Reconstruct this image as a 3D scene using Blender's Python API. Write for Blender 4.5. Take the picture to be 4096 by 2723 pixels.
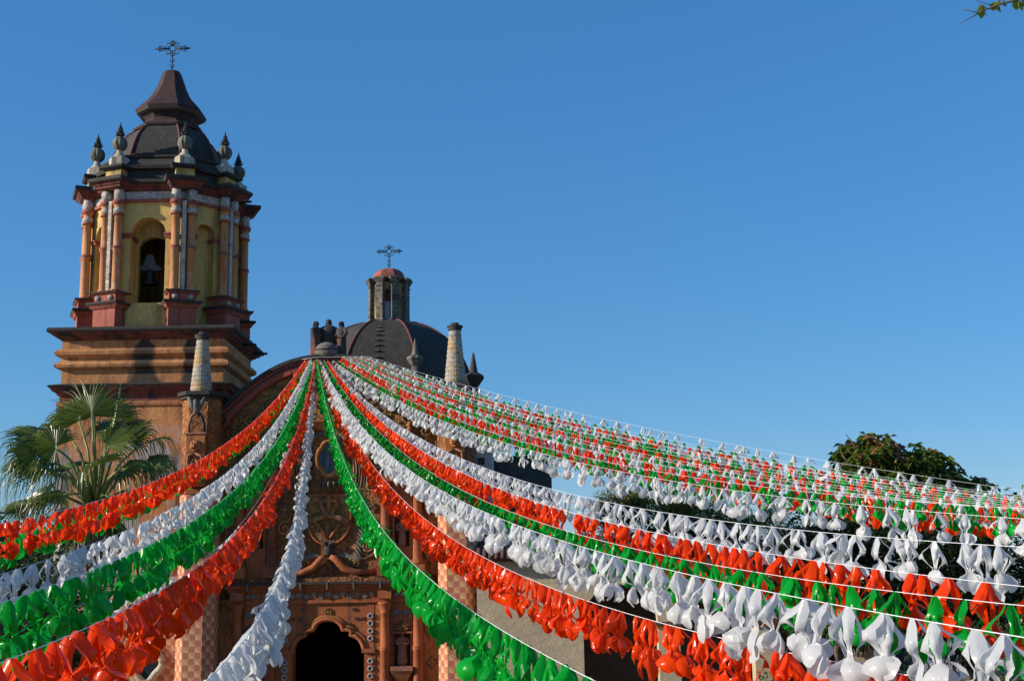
import bpy, math, random
from mathutils import Vector, Matrix, noise
random.seed(11)
for o in list(bpy.data.objects):
    bpy.data.objects.remove(o)
scene = bpy.context.scene
COL = scene.collection
PI = math.pi

# ------------------------------------------------------------------ camera
CAM_Z = 5.6
FPX = 5230.0                       # focal length in pixels of the 4096 wide photograph
PITCH = math.atan((2350 - 1361.5) / FPX)
ROLL = math.radians(1.0)
fw = Vector((0, math.cos(PITCH), math.sin(PITCH)))
rt = Vector((1, 0, 0)); up = Vector((0, -math.sin(PITCH), math.cos(PITCH)))
camR = math.cos(ROLL) * rt - math.sin(ROLL) * up
camU = math.sin(ROLL) * rt + math.cos(ROLL) * up
cam = bpy.data.cameras.new('camera')
cam.sensor_width = 36.0
cam.lens = FPX / 4096 * 36.0
cam.clip_start = 0.2
cam.clip_end = 6000
co = bpy.data.objects.new('camera', cam)
m = Matrix((camR, camU, -fw)).transposed().to_4x4()
m.translation = (0, 0, CAM_Z)
co.matrix_world = m
COL.objects.link(co)
scene.camera = co

def at(x, y, Y):
    """a point of the photograph (4096 px wide) taken at the real distance Y"""
    d = fw + camR * ((x - 2048) / FPX) + camU * ((1361.5 - y) / FPX)
    p = d * (Y / d.y)
    return Vector((p.x, Y, p.z + CAM_Z))

# ------------------------------------------------------------------ sky, sun, exposure
SUN_EL = math.radians(19.0)
SUN_FRONT = math.radians(15.0)      # how far the sun stands in front of the facade plane, to the left
sun_dir = Vector((-math.cos(SUN_EL) * math.cos(SUN_FRONT), -math.cos(SUN_EL) * math.sin(SUN_FRONT), math.sin(SUN_EL)))
world = bpy.data.worlds.new('World'); scene.world = world
world.use_nodes = True
wn = world.node_tree.nodes; wl = world.node_tree.links
bg = wn['Background']
sky = wn.new('ShaderNodeTexSky'); sky.sky_type = 'NISHITA'; sky.sun_disc = False
sky.sun_elevation = SUN_EL
sky.sun_rotation = math.atan2(sun_dir.x, sun_dir.y)
sky.altitude = 1000; sky.air_density = 1.26; sky.dust_density = 0.0; sky.ozone_density = 9.8
hs = wn.new('ShaderNodeHueSaturation'); hs.inputs['Hue'].default_value = 0.506; hs.inputs['Saturation'].default_value = 1.22; hs.inputs['Value'].default_value = 1.40
gm = wn.new('ShaderNodeGamma'); gm.inputs[1].default_value = 0.604
wl.new(sky.outputs[0], gm.inputs[0]); wl.new(gm.outputs[0], hs.inputs['Color']); wl.new(hs.outputs[0], bg.inputs[0])
bg.inputs[1].default_value = 0.15
sl = bpy.data.lights.new('sun', 'SUN'); sl.energy = 5.0; sl.angle = math.radians(0.55)
sl.color = (1.0, 0.90, 0.76)
so = bpy.data.objects.new('sun', sl); COL.objects.link(so)
so.rotation_euler = sun_dir.to_track_quat('Z', 'Y').to_euler()
so.location = sun_dir * 60
scene.view_settings.view_transform = 'Standard'
scene.view_settings.look = 'None'
scene.view_settings.exposure = 0.36
scene.view_settings.gamma = 1.0
scene.view_settings.use_curve_mapping = False
scene.render.engine = 'CYCLES'
scene.cycles.max_bounces = 6

# ------------------------------------------------------------------ materials
def newmat(name):
    mt = bpy.data.materials.new(name); mt.use_nodes = True
    nt = mt.node_tree
    return mt, nt, nt.nodes, nt.links, nt.nodes['Principled BSDF']

def coords(nt, kind='Object', scale=(1, 1, 1)):
    tc = nt.nodes.new('ShaderNodeTexCoord'); mp = nt.nodes.new('ShaderNodeMapping')
    mp.inputs['Scale'].default_value = scale
    nt.links.new(tc.outputs[kind], mp.inputs[0])
    return mp.outputs[0]

def nz(nt, vec, scale, detail=6, rough=0.6, dist=0.0):
    n = nt.nodes.new('ShaderNodeTexNoise')
    n.inputs['Scale'].default_value = scale; n.inputs['Detail'].default_value = detail
    n.inputs['Roughness'].default_value = rough; n.inputs['Distortion'].default_value = dist
    nt.links.new(vec, n.inputs['Vector'])
    return n.outputs['Fac']

def ramp(nt, fac, a, b):
    r = nt.nodes.new('ShaderNodeMapRange'); r.clamp = True
    r.inputs[1].default_value = a; r.inputs[2].default_value = b
    nt.links.new(fac, r.inputs[0])
    return r.outputs[0]

def math_n(nt, op, a, b=None):
    n = nt.nodes.new('ShaderNodeMath'); n.operation = op
    for i, v in enumerate((a, b)):
        if v is None: continue
        if isinstance(v, (int, float)): n.inputs[i].default_value = v
        else: nt.links.new(v, n.inputs[i])
    return n.outputs[0]

def mix(nt, fac, a, b):
    n = nt.nodes.new('ShaderNodeMix'); n.data_type = 'RGBA'
    if isinstance(fac, (int, float)): n.inputs[0].default_value = fac
    else: nt.links.new(fac, n.inputs[0])
    for i, v in ((6, a), (7, b)):
        if isinstance(v, tuple): n.inputs[i].default_value = (*v[:3], 1)
        else: nt.links.new(v, n.inputs[i])
    return n.outputs[2]

def bump(nt, bs, h, strength, dist=0.02):
    b = nt.nodes.new('ShaderNodeBump'); b.inputs['Strength'].default_value = strength
    b.inputs['Distance'].default_value = dist
    nt.links.new(h, b.inputs['Height']); nt.links.new(b.outputs[0], bs.inputs['Normal'])

def plaster(name, c1, c2, peel=None, grime=(0.03, 0.028, 0.025), peel_t=(0.60, 0.68), grime_t=(0.58, 0.78), rough=0.85, sc=1.0, gz=0.25, bmp=0.5, carve=0.0):
    mt, nt, N, L, bs = newmat(name)
    v = coords(nt)
    vs = coords(nt, scale=(1.6, 1.6, gz))
    col = mix(nt, ramp(nt, nz(nt, v, 0.9 * sc, 5), 0.35, 0.65), c1, c2)
    col = mix(nt, ramp(nt, nz(nt, v, 7 * sc, 4), 0.3, 0.8), col, mix(nt, 0.35, col, (0.05, 0.03, 0.02)))
    if peel: col = mix(nt, ramp(nt, nz(nt, v, 2.3 * sc, 8, 0.7, 0.4), *peel_t), col, peel)
    col = mix(nt, ramp(nt, nz(nt, vs, 1.5 * sc, 7, 0.65, 0.3), *grime_t), col, grime)
    L.new(col, bs.inputs['Base Color']); bs.inputs['Roughness'].default_value = rough
    hgt = nz(nt, v, 9, 8, 0.65)
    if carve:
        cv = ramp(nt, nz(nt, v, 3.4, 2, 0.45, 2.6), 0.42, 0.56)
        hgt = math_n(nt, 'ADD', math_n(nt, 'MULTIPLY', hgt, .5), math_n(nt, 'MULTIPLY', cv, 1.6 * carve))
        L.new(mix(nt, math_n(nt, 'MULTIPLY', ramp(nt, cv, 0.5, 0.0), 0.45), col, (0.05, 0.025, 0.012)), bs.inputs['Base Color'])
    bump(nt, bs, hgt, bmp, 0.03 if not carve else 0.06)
    return mt

def simple(name, c, rough=0.7, var=0.25, sc=4, metal=0.0, bmp=0.2):
    mt, nt, N, L, bs = newmat(name)
    v = coords(nt)
    dark = tuple(x * (1 - var) for x in c); lite = tuple(min(1, x * (1 + var)) for x in c)
    L.new(mix(nt, ramp(nt, nz(nt, v, sc, 6), 0.3, 0.7), dark, lite), bs.inputs['Base Color'])
    bs.inputs['Roughness'].default_value = rough; bs.inputs['Metallic'].default_value = metal
    if bmp: bump(nt, bs, nz(nt, v, sc * 3, 6), bmp)
    return mt

def plastic(name, c, c2, transl=0.35):
    mt, nt, N, L, bs = newmat(name)
    oi = N.new('ShaderNodeObjectInfo')
    col = mix(nt, oi.outputs['Random'], c, c2)
    L.new(col, bs.inputs['Base Color'])
    bs.inputs['Roughness'].default_value = 0.22
    bs.inputs['IOR'].default_value = 1.36
    v = coords(nt)
    bump(nt, bs, nz(nt, v, 14, 3, 0.5), 0.35, 0.02)
    tr = N.new('ShaderNodeBsdfTranslucent'); L.new(col, tr.inputs[0])
    ms = N.new('ShaderNodeMixShader'); ms.inputs[0].default_value = transl
    L.new(bs.outputs[0], ms.inputs[1]); L.new(tr.outputs[0], ms.inputs[2])
    L.new(ms.outputs[0], N['Material Output'].inputs[0])
    return mt

def leafmat(name, c, c2, transl=0.3, rough=0.45):
    mt, nt, N, L, bs = newmat(name)
    g = N.new('ShaderNodeNewGeometry')
    col = mix(nt, g.outputs['Random Per Island'], c, c2)
    L.new(col, bs.inputs['Base Color']); bs.inputs['Roughness'].default_value = rough
    tr = N.new('ShaderNodeBsdfTranslucent'); L.new(col, tr.inputs[0])
    ms = N.new('ShaderNodeMixShader'); ms.inputs[0].default_value = transl
    L.new(bs.outputs[0], ms.inputs[1]); L.new(tr.outputs[0], ms.inputs[2])
    L.new(ms.outputs[0], N['Material Output'].inputs[0])
    return mt

def stained_orange(name):
    """tower shaft: ochre orange limewash with two black run-off stains and pale patches"""
    mt, nt, N, L, bs = newmat(name)
    v = coords(nt); vs = coords(nt, scale=(1.5, 1.5, 0.3))
    col = mix(nt, ramp(nt, nz(nt, v, 0.8, 5), 0.35, 0.65), (0.60, 0.275, 0.095), (0.46, 0.175, 0.055))
    col = mix(nt, ramp(nt, nz(nt, v, 6, 5), 0.35, 0.85), col, (0.30, 0.12, 0.05))
    sep = N.new('ShaderNodeSeparateXYZ'); L.new(v, sep.inputs[0])
    z = sep.outputs[2]; x = sep.outputs[0]
    # pale lime patches low down on the shaft
    low = ramp(nt, z, 11.9, 11.2)
    pale = math_n(nt, 'MULTIPLY', low, ramp(nt, nz(nt, v, 0.75, 6, 0.6, 0.5), 0.48, 0.56))
    col = mix(nt, pale, col, (0.36, 0.31, 0.29))
    # thin whitish peel along the mouldings
    col = mix(nt, ramp(nt, nz(nt, v, 3.0, 8, 0.75), 0.61, 0.68), col, (0.50, 0.42, 0.36))
    # black stains
    wob = math_n(nt, 'MULTIPLY', math_n(nt, 'SUBTRACT', nz(nt, v, 1.6, 5), 0.5), 0.35)
    xx = math_n(nt, 'ADD', x, wob)
    for x0, ws in ((-13.95, (.16, .20, .42, .46, .36, .42, .62, 1.05)), (-12.2, (.22, .2, .24, .2, .22, .26, .3, .34))):
        d = math_n(nt, 'ABSOLUTE', math_n(nt, 'SUBTRACT', xx, x0))
        fc = N.new('ShaderNodeFloatCurve')
        cv = fc.mapping.curves[0]
        for q in range(len(ws) - 2): cv.points.new(.5, .5)
        for q, wv in enumerate(ws): cv.points[q].location = (q / (len(ws) - 1), wv / 1.2)
        fc.mapping.update()
        L.new(ramp(nt, z, 15.4, 13.25), fc.inputs[1])
        class wd: outputs = [math_n(nt, 'MULTIPLY', fc.outputs[0], 1.2)]
        mk = math_n(nt, 'DIVIDE', d, wd.outputs[0])
        mk = math_n(nt, 'MULTIPLY', ramp(nt, mk, 1.15, 0.75), ramp(nt, z, 13.2, 13.4))
        col = mix(nt, math_n(nt, 'MULTIPLY', mk, 0.95), col, (0.018, 0.017, 0.016))
    col = mix(nt, ramp(nt, nz(nt, vs, 1.4, 7, 0.65, 0.3), 0.49, 0.74), col, (0.07, 0.042, 0.028))
    L.new(col, bs.inputs['Base Color']); bs.inputs['Roughness'].default_value = 0.88
    bump(nt, bs, nz(nt, v, 8, 8, 0.65), 0.5, 0.03)
    return mt

def checks(name, cell=0.21):
    mt, nt, N, L, bs = newmat(name)
    uv = N.new('ShaderNodeUVMap')
    v = uv.outputs[0]
    ck = N.new('ShaderNodeTexChecker'); ck.inputs['Scale'].default_value = 1 / cell
    L.new(v, ck.inputs['Vector'])
    sep = N.new('ShaderNodeSeparateXYZ'); L.new(v, sep.inputs[0])
    fx = math_n(nt, 'FRACT', math_n(nt, 'DIVIDE', sep.outputs[0], cell))
    fy = math_n(nt, 'FRACT', math_n(nt, 'DIVIDE', sep.outputs[1], cell))
    diag = math_n(nt, 'GREATER_THAN', math_n(nt, 'ADD', fx, fy), 1.0)
    cream = mix(nt, diag, (0.56, 0.36, 0.15), (0.50, 0.22, 0.12))
    ob = coords(nt)
    redc = mix(nt, ramp(nt, nz(nt, ob, 3, 5), 0.3, 0.7), (0.36, 0.10, 0.065), (0.44, 0.15, 0.09))
    col = mix(nt, ck.outputs[1], redc, cream)
    col = mix(nt, ramp(nt, nz(nt, ob, 5, 7, 0.7), 0.55, 0.75), col, (0.50, 0.27, 0.17))
    col = mix(nt, ramp(nt, nz(nt, coords(nt, scale=(2, 2, .3)), 1.6, 6), 0.62, 0.82), col, (0.14, 0.08, 0.06))
    L.new(col, bs.inputs['Base Color']); bs.inputs['Roughness'].default_value = 0.8
    bump(nt, bs, nz(nt, ob, 10, 6), 0.3)
    return mt

def vine_frieze(name, back, front, sc=7):
    mt, nt, N, L, bs = newmat(name)
    v = coords(nt)
    f = ramp(nt, nz(nt, v, sc, 3, 0.5, 1.5), 0.44, 0.52)
    col = mix(nt, f, back, front)
    col = mix(nt, ramp(nt, nz(nt, v, 2.2, 6), 0.55, 0.8), col, (0.16, 0.10, 0.08))
    L.new(col, bs.inputs['Base Color']); bs.inputs['Roughness'].default_value = 0.85
    bump(nt, bs, f, 0.8, 0.04)
    return mt

def spiral_stone(name):
    """grey and ochre stone turned in a spiral"""
    mt, nt, N, L, bs = newmat(name)
    v = coords(nt)
    c1 = mix(nt, ramp(nt, nz(nt, v, 2.2, 6, 0.7, 0.3), 0.46, 0.64), (0.33, 0.305, 0.26), (0.44, 0.27, 0.10))
    c1 = mix(nt, ramp(nt, nz(nt, v, 6, 6, 0.7), 0.5, 0.72), c1, (0.07, 0.065, 0.06))
    L.new(c1, bs.inputs['Base Color']); bs.inputs['Roughness'].default_value = 0.9
    bump(nt, bs, nz(nt, v, 12, 6), 0.5, 0.03)
    return mt

M = {}
M['yellow'] = plaster('yellow limewash', (0.68, 0.45, 0.14), (0.58, 0.37, 0.10), peel=(0.44, 0.38, 0.30), peel_t=(0.64, 0.74), grime=(0.13, 0.09, 0.045), grime_t=(0.46, 0.70))
M['yellow_wall'] = plaster('yellow limewash with black damp', (0.72, 0.48, 0.15), (0.62, 0.40, 0.11), peel=(0.50, 0.38, 0.30), peel_t=(0.64, 0.74), grime=(0.12, 0.085, 0.04), grime_t=(0.50, 0.76))
M['ochre_dull'] = plaster('sooty ochre paint', (0.40, 0.27, 0.085), (0.28, 0.18, 0.06), grime=(0.03, 0.028, 0.025), grime_t=(0.42, 0.62), sc=1.6)
M['orange'] = stained_orange('orange limewash with black run-off stains')
M['orange_col'] = plaster('orange column paint worn to grey', (0.58, 0.25, 0.10), (0.50, 0.20, 0.07), peel=(0.44, 0.36, 0.30), peel_t=(0.57, 0.66), sc=1.8, gz=0.15)
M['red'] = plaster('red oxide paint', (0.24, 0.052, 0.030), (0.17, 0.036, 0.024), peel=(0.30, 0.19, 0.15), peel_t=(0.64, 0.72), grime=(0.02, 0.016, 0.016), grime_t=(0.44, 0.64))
M['brick_red'] = plaster('brick red paint', (0.40, 0.10, 0.06), (0.30, 0.07, 0.045), peel=(0.42, 0.30, 0.26), peel_t=(0.62, 0.7), grime=(0.04, 0.024, 0.02), grime_t=(0.48, 0.72))  # paler red than the cornice paint, for pedestals, imposts and bands
M['gable_red'] = plaster('gable tile red', (0.36, 0.060, 0.030), (0.27, 0.045, 0.024), grime=(0.03, 0.02, 0.018), grime_t=(0.55, 0.8), sc=2)
M['soot'] = plaster('blackened mortar', (0.018, 0.017, 0.016), (0.034, 0.031, 0.028), peel=(0.09, 0.08, 0.065), peel_t=(0.62, 0.75), grime=(0.012, 0.012, 0.012))
M['domeblack'] = plaster('weathered black dome render', (0.024, 0.022, 0.019), (0.036, 0.033, 0.028), peel=(0.07, 0.062, 0.042), peel_t=(0.52, 0.75), grime=(0.012, 0.012, 0.012), grime_t=(0.5, 0.7), gz=0.12, sc=1.4, bmp=0.9)
M['maroon'] = plaster('maroon roof paint', (0.065, 0.020, 0.016), (0.035, 0.014, 0.012), peel=(0.10, 0.045, 0.035), peel_t=(0.6, 0.75), grime=(0.012, 0.009, 0.009), grime_t=(0.45, 0.7))
M['rib'] = simple('dark red rib paint', (0.14, 0.028, 0.022), 0.8, 0.3)
M['finial'] = plaster('lichened finial stone', (0.20, 0.19, 0.14), (0.13, 0.12, 0.10), peel=(0.30, 0.28, 0.2), peel_t=(0.6, 0.75), grime=(0.03, 0.03, 0.028), grime_t=(0.45, 0.7), sc=2.5)
M['whiteblock'] = plaster('worn white block', (0.50, 0.47, 0.40), (0.42, 0.34, 0.2), grime=(0.05, 0.045, 0.04), grime_t=(0.5, 0.75), sc=2)
M['iron'] = simple('wrought iron', (0.020, 0.020, 0.022), 0.6, 0.3, metal=0.4)
M['bronze'] = simple('dark bronze', (0.045, 0.048, 0.05), 0.4, 0.3, metal=0.8)
M['yoke'] = simple('whitewashed timber', (0.11, 0.12, 0.13), 0.8, 0.2)
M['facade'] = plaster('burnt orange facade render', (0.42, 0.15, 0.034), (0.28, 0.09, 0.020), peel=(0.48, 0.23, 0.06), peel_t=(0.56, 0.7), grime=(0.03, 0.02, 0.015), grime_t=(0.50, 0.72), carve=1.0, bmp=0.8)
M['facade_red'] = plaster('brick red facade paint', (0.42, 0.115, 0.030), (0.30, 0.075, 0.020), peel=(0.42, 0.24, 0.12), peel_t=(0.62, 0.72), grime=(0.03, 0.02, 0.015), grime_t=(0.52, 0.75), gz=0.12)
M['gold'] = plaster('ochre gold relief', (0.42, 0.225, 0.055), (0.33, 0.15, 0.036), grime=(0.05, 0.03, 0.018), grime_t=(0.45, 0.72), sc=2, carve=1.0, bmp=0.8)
M['relief'] = plaster('orange carved relief', (0.48, 0.175, 0.04), (0.35, 0.115, 0.026), grime=(0.04, 0.025, 0.018), grime_t=(0.48, 0.74), sc=2)
M['greyrelief'] = plaster('grey green relief', (0.17, 0.165, 0.13), (0.12, 0.115, 0.095), peel=(0.30, 0.28, 0.22), peel_t=(0.58, 0.7), sc=2)
M['rosette'] = plaster('pale grey rosette paint', (0.40, 0.38, 0.36), (0.30, 0.27, 0.25), grime=(0.08, 0.06, 0.05), sc=3)
M['frieze'] = vine_frieze('white vine frieze', (0.40, 0.32, 0.27), (0.52, 0.49, 0.45))
M['zigzag'] = vine_frieze('white beaded strip', (0.40, 0.34, 0.29), (0.52, 0.48, 0.43), 10)
M['checks'] = checks('painted cube checks')
M['spiral'] = spiral_stone('spiral stone')
M['glass'] = simple('dark window glass', (0.02, 0.03, 0.04), 0.08, 0.2, bmp=0)
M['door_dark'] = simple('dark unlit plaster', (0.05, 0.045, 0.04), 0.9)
M['statue'] = plaster('terracotta statue blackened by weather', (0.34, 0.09, 0.045), (0.24, 0.06, 0.035), peel=(0.035, 0.032, 0.03), peel_t=(0.40, 0.50), grime=(0.015, 0.015, 0.015), sc=1.0)
M['statue_dark'] = plaster('blackened statue stone', (0.028, 0.025, 0.025), (0.05, 0.038, 0.035), peel=(0.18, 0.11, 0.08), peel_t=(0.62, 0.72), grime=(0.015, 0.015, 0.017), sc=2)
M['globe'] = plaster('grey stone globe', (0.21, 0.19, 0.155), (0.13, 0.12, 0.10), peel=(0.04, 0.038, 0.038), peel_t=(0.46, 0.58), sc=1.5)
M['saint'] = plaster('worn terracotta saint', (0.36, 0.15, 0.085), (0.28, 0.11, 0.06), peel=(0.40, 0.27, 0.2), peel_t=(0.6, 0.72), sc=4)
M['cream'] = plaster('cream convent render', (0.56, 0.44, 0.28), (0.46, 0.36, 0.23), peel=(0.30, 0.25, 0.20), peel_t=(0.68, 0.76), grime=(0.16, 0.13, 0.1), grime_t=(0.62, 0.85))
M['greywall'] = plaster('pale grey render', (0.52, 0.52, 0.50), (0.44, 0.44, 0.42), grime=(0.16, 0.16, 0.16), grime_t=(0.6, 0.85))
M['eave'] = plaster('brown tile eave', (0.13, 0.055, 0.035), (0.09, 0.04, 0.03), grime=(0.03, 0.02, 0.02))
M['rubble'] = plaster('dark rubble masonry', (0.05, 0.045, 0.04), (0.09, 0.08, 0.065), peel=(0.20, 0.18, 0.14), peel_t=(0.60, 0.66), grime=(0.015, 0.015, 0.015), sc=4, bmp=1.0)
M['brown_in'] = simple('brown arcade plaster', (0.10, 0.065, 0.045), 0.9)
M['cord'] = simple('white nylon cord', (0.72, 0.72, 0.72), 0.5, 0.05, bmp=0)
M['bark'] = simple('grey bark', (0.10, 0.08, 0.06), 0.9, 0.4, 6, bmp=0.6)
M['palmtrunk'] = simple('fibrous palm trunk', (0.13, 0.10, 0.07), 0.95, 0.5, 9, bmp=0.8)
M['petiole'] = simple('green petiole', (0.16, 0.20, 0.05), 0.45, 0.3)
M['palm'] = leafmat('palm blade', (0.032, 0.068, 0.006), (0.15, 0.19, 0.022), 0.3, 0.32)
M['mango'] = leafmat('mango leaf', (0.09, 0.16, 0.02), (0.22, 0.27, 0.04), 0.4, 0.38)
M['mango_young'] = leafmat('young red mango leaf', (0.48, 0.18, 0.10), (0.60, 0.34, 0.16), 0.4, 0.45)
M['conifer'] = leafmat('olive feathery foliage', (0.11, 0.125, 0.018), (0.28, 0.26, 0.04), 0.35, 0.6)
M['dark_leaf'] = leafmat('dark evergreen leaf', (0.016, 0.030, 0.008), (0.04, 0.065, 0.014), 0.15, 0.5)
M['bush_leaf'] = leafmat('yellow green bush leaf', (0.06, 0.085, 0.012), (0.16, 0.19, 0.03), 0.3, 0.5)
M['hedge_leaf'] = leafmat('hedge leaf', (0.018, 0.032, 0.007), (0.085, 0.10, 0.015), 0.2, 0.45)
M['spray_leaf'] = leafmat('fresh leaf', (0.13, 0.20, 0.015), (0.32, 0.36, 0.03), 0.5, 0.4)
M['twig'] = simple('grey brown twig', (0.12, 0.09, 0.065), 0.85, 0.3)
M['paving'] = plaster('stone paving', (0.30, 0.26, 0.21), (0.24, 0.21, 0.17), sc=0.5)
M['hill'] = simple('wooded hillside', (0.045, 0.07, 0.06), 1.0, 0.3, 0.02, bmp=0)
PL = {'r': plastic('orange red plastic', (0.92, 0.080, 0.003), (0.84, 0.048, 0.003), 0.48),
      'g': plastic('green plastic', (0.006, 0.42, 0.032), (0.004, 0.30, 0.026), 0.48),
      'w': plastic('white plastic', (0.74, 0.74, 0.73), (0.66, 0.67, 0.67), 0.48)}

# ------------------------------------------------------------------ mesh helpers
class MB:
    def __init__(s): s.v = []; s.f = []; s.uv = {}; s.smooth = []
    def add(s, vs, fs, sm=False):
        n = len(s.v); s.v += [tuple(p) for p in vs]
        for f in fs: s.f.append(tuple(i + n for i in f)); s.smooth.append(sm)
        return s
    def box(s, x0, x1, y0, y1, z0, z1):
        v = [(x0,y0,z0),(x1,y0,z0),(x1,y1,z0),(x0,y1,z0),(x0,y0,z1),(x1,y0,z1),(x1,y1,z1),(x0,y1,z1)]
        return s.add(v, [(0,3,2,1),(4,5,6,7),(0,1,5,4),(1,2,6,5),(2,3,7,6),(3,0,4,7)])
    def prism(s, poly, y0, y1, fn=None):
        """polygon in (x, z) pushed from y0 to y1; fn maps (x, y, z) to the world"""
        fn = fn or (lambda x, y, z: (x, y, z))
        n = len(poly)
        v = [fn(x, y0, z) for x, z in poly] + [fn(x, y1, z) for x, z in poly]
        f = [tuple(range(n)), tuple(range(2 * n - 1, n - 1, -1))]
        f += [(i, i + n, (i + 1) % n + n, (i + 1) % n) for i in range(n)]
        return s.add(v, f)
    def loft(s, rings, cap=True, sm=False, closed=True):
        n = len(rings[0]); base = []
        for r in rings: base += list(r)
        f = []
        k = n if closed else n - 1
        for i in range(len(rings) - 1):
            for j in range(k):
                a = i * n + j; b = i * n + (j + 1) % n
                f.append((a, b, b + n, a + n))
        if cap and closed:
            f.append(tuple(range(n - 1, -1, -1))); f.append(tuple(range((len(rings) - 1) * n, len(rings) * n)))
        return s.add(base, f, sm)
    def lathe(s, prof, n=16, c=(0, 0, 0), sm=True, rot=0.0, lobes=0, lamp=0.0):
        rings = []
        for r, z in prof:
            ring = []
            for j in range(n):
                a = 2 * PI * j / n + rot
                rr = r * (1 - lamp * abs(math.sin(lobes * a / 2))**0.6) if lobes else r
                ring.append((c[0] + rr * math.cos(a), c[1] + rr * math.sin(a), c[2] + z))
            rings.append(ring)
        return s.loft(rings, sm=sm)
    def tube(s, path, r, n=6, sm=True):
        path = [Vector(p) for p in path]
        if isinstance(r, (int, float)): r = [r] * len(path)
        rings = []; prev = None
        for i, p in enumerate(path):
            t = (path[min(i + 1, len(path) - 1)] - path[max(i - 1, 0)])
            if t.length < 1e-9: t = Vector((0, 0, 1))
            t.normalize()
            u = prev - t * prev.dot(t) if prev else t.cross(Vector((0.31, 0.2, 0.93)))
            if u.length < 1e-6: u = t.cross(Vector((1, 0, 0)))
            u.normalize(); prev = u; w = t.cross(u)
            rings.append([p + (u * math.cos(2*PI*j/n) + w * math.sin(2*PI*j/n)) * r[i] for j in range(n)])
        return s.loft(rings, sm=sm)
    def ball(s, c, r, n=12, m=8, sc=(1, 1, 1), sm=True):
        rings = []
        for i in range(1, m):
            a = PI * i / m
            rings.append([(c[0] + sc[0]*r*math.sin(a)*math.cos(2*PI*j/n), c[1] + sc[1]*r*math.sin(a)*math.sin(2*PI*j/n), c[2] - sc[2]*r*math.cos(a)) for j in range(n)])
        return s.loft(rings, sm=sm)
    def mesh(s, name, mat):
        me = bpy.data.meshes.new(name)
        me.from_pydata([tuple(p) for p in s.v], [], s.f)
        me.polygons.foreach_set('use_smooth', s.smooth)
        if s.uv:
            ul = me.uv_layers.new(name='UVMap')
            for fi, uvs in s.uv.items():
                for li, c in zip(me.polygons[fi].loop_indices, uvs): ul.data[li].uv = c
        mats = mat if isinstance(mat, (list, tuple)) else [mat]
        for q in mats: me.materials.append(q)
        me.update()
        return me
    def build(s, name, mat, parent=None):
        o = bpy.data.objects.new(name, s.mesh(name, mat))
        COL.objects.link(o)
        if parent: attach(o, parent)
        return o

def attach(o, parent):
    """parent without moving: every root is an Empty that is only translated, every part sits at the origin"""
    o.parent = parent
    if parent.type == 'EMPTY': o.matrix_parent_inverse = Matrix.Translation(-Vector(parent.location))

def thing(name, label, cat, loc=(0, 0, 0), group=None):
    o = bpy.data.objects.new(name, None); o.location = loc; o.empty_display_size = 0.3
    COL.objects.link(o)
    return tag(o, label, cat, group)
def tag(o, label, cat, group=None):
    o['label'] = label; o['category'] = cat
    if group: o['group'] = group
    return o
def structure(o):
    o['kind'] = 'structure'; return o

def rect(x0, x1, y0, y1, z, off=0.0):
    return [(x0-off, y0-off, z), (x1+off, y0-off, z), (x1+off, y1+off, z), (x0-off, y1+off, z)]
def rect_loft(x0, x1, y0, y1, prof):
    return MB().loft([rect(x0, x1, y0, y1, z, o) for z, o in prof])
def arc(cx, cz, rx, rz, a0, a1, n):
    return [(cx + rx * math.cos(math.radians(a0 + (a1 - a0) * i / n)), cz + rz * math.sin(math.radians(a0 + (a1 - a0) * i / n))) for i in range(n + 1)]

# ================================================================== SETTING
g = MB(); g.add([(-900, -200, 0), (900, -200, 0), (900, 1500, 0), (-900, 1500, 0)], [(0, 1, 2, 3)])
structure(g.build('ground', M['paving']))
hb = MB(); rings = []
for i in range(41):
    x = -900 + i * 25
    h = 52 + 26 * math.sin(x * 0.006 + 1.0) + 9 * math.sin(x * 0.031) - max(0, (x + 300)) * 0.12
    rings.append([(x, 860, -1), (x, 900, max(2, h * 0.6)), (x, 960, max(4, h)), (x, 1100, -1)])
hb.loft(rings, closed=False)
structure(hb.build('hill', M['hill']))

# ================================================================== CHURCH FACADE
CX = -6.78                      # the church axis
FY = 48.0                       # facade front
church = thing('church', 'orange carved church front with curved gable and dark arched doorway', 'church', (CX, FY, 0))
def U(poly): return [(CX + u, z) for u, z in poly]
def mir(poly): return [(-u, z) for u, z in reversed(poly)]

door_half = [(1.30, 0), (1.30, 3.42)] + arc(0.82, 3.42, 0.48, 0.62, 0, 90, 8)[1:] + [(0.82, 4.22), (0.62, 4.24), (0.53, 4.24)] + arc(0, 4.24, 0.53, 0.37, 0, 90, 8)[1:]
door = door_half + [(-u, z) for u, z in reversed(door_half[:-1])]     # right foot, over the top, left foot

gable_pts = []                  # outer edge of the curved gable, right half, from apex down to the scroll
for i in range(25):
    t = i / 24
    gable_pts.append((4.02 * t, 14.12 - 2.0 * t ** 2.0 + 0.1 * math.sin(t * PI)))
def gz_at(u):
    t = min(1, abs(u) / 4.02)
    return 14.12 - 2.0 * t ** 2.0 + 0.1 * math.sin(t * PI)
# core wall behind the carved skin
outline = [(-4.05, 0), (-1.30, 0)] + [(u, z) for u, z in reversed(door)][1:-1] + [(1.30, 0), (4.05, 0), (4.05, 12.0)] + [(u, z - 0.1) for u, z in reversed(gable_pts)] + [(-u, z - 0.1) for u, z in gable_pts[1:]] + [(-4.05, 12.0)]
MB().prism(U(outline), FY + 0.35, FY + 0.95).build('facade_wall', M['facade'], church)
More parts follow.
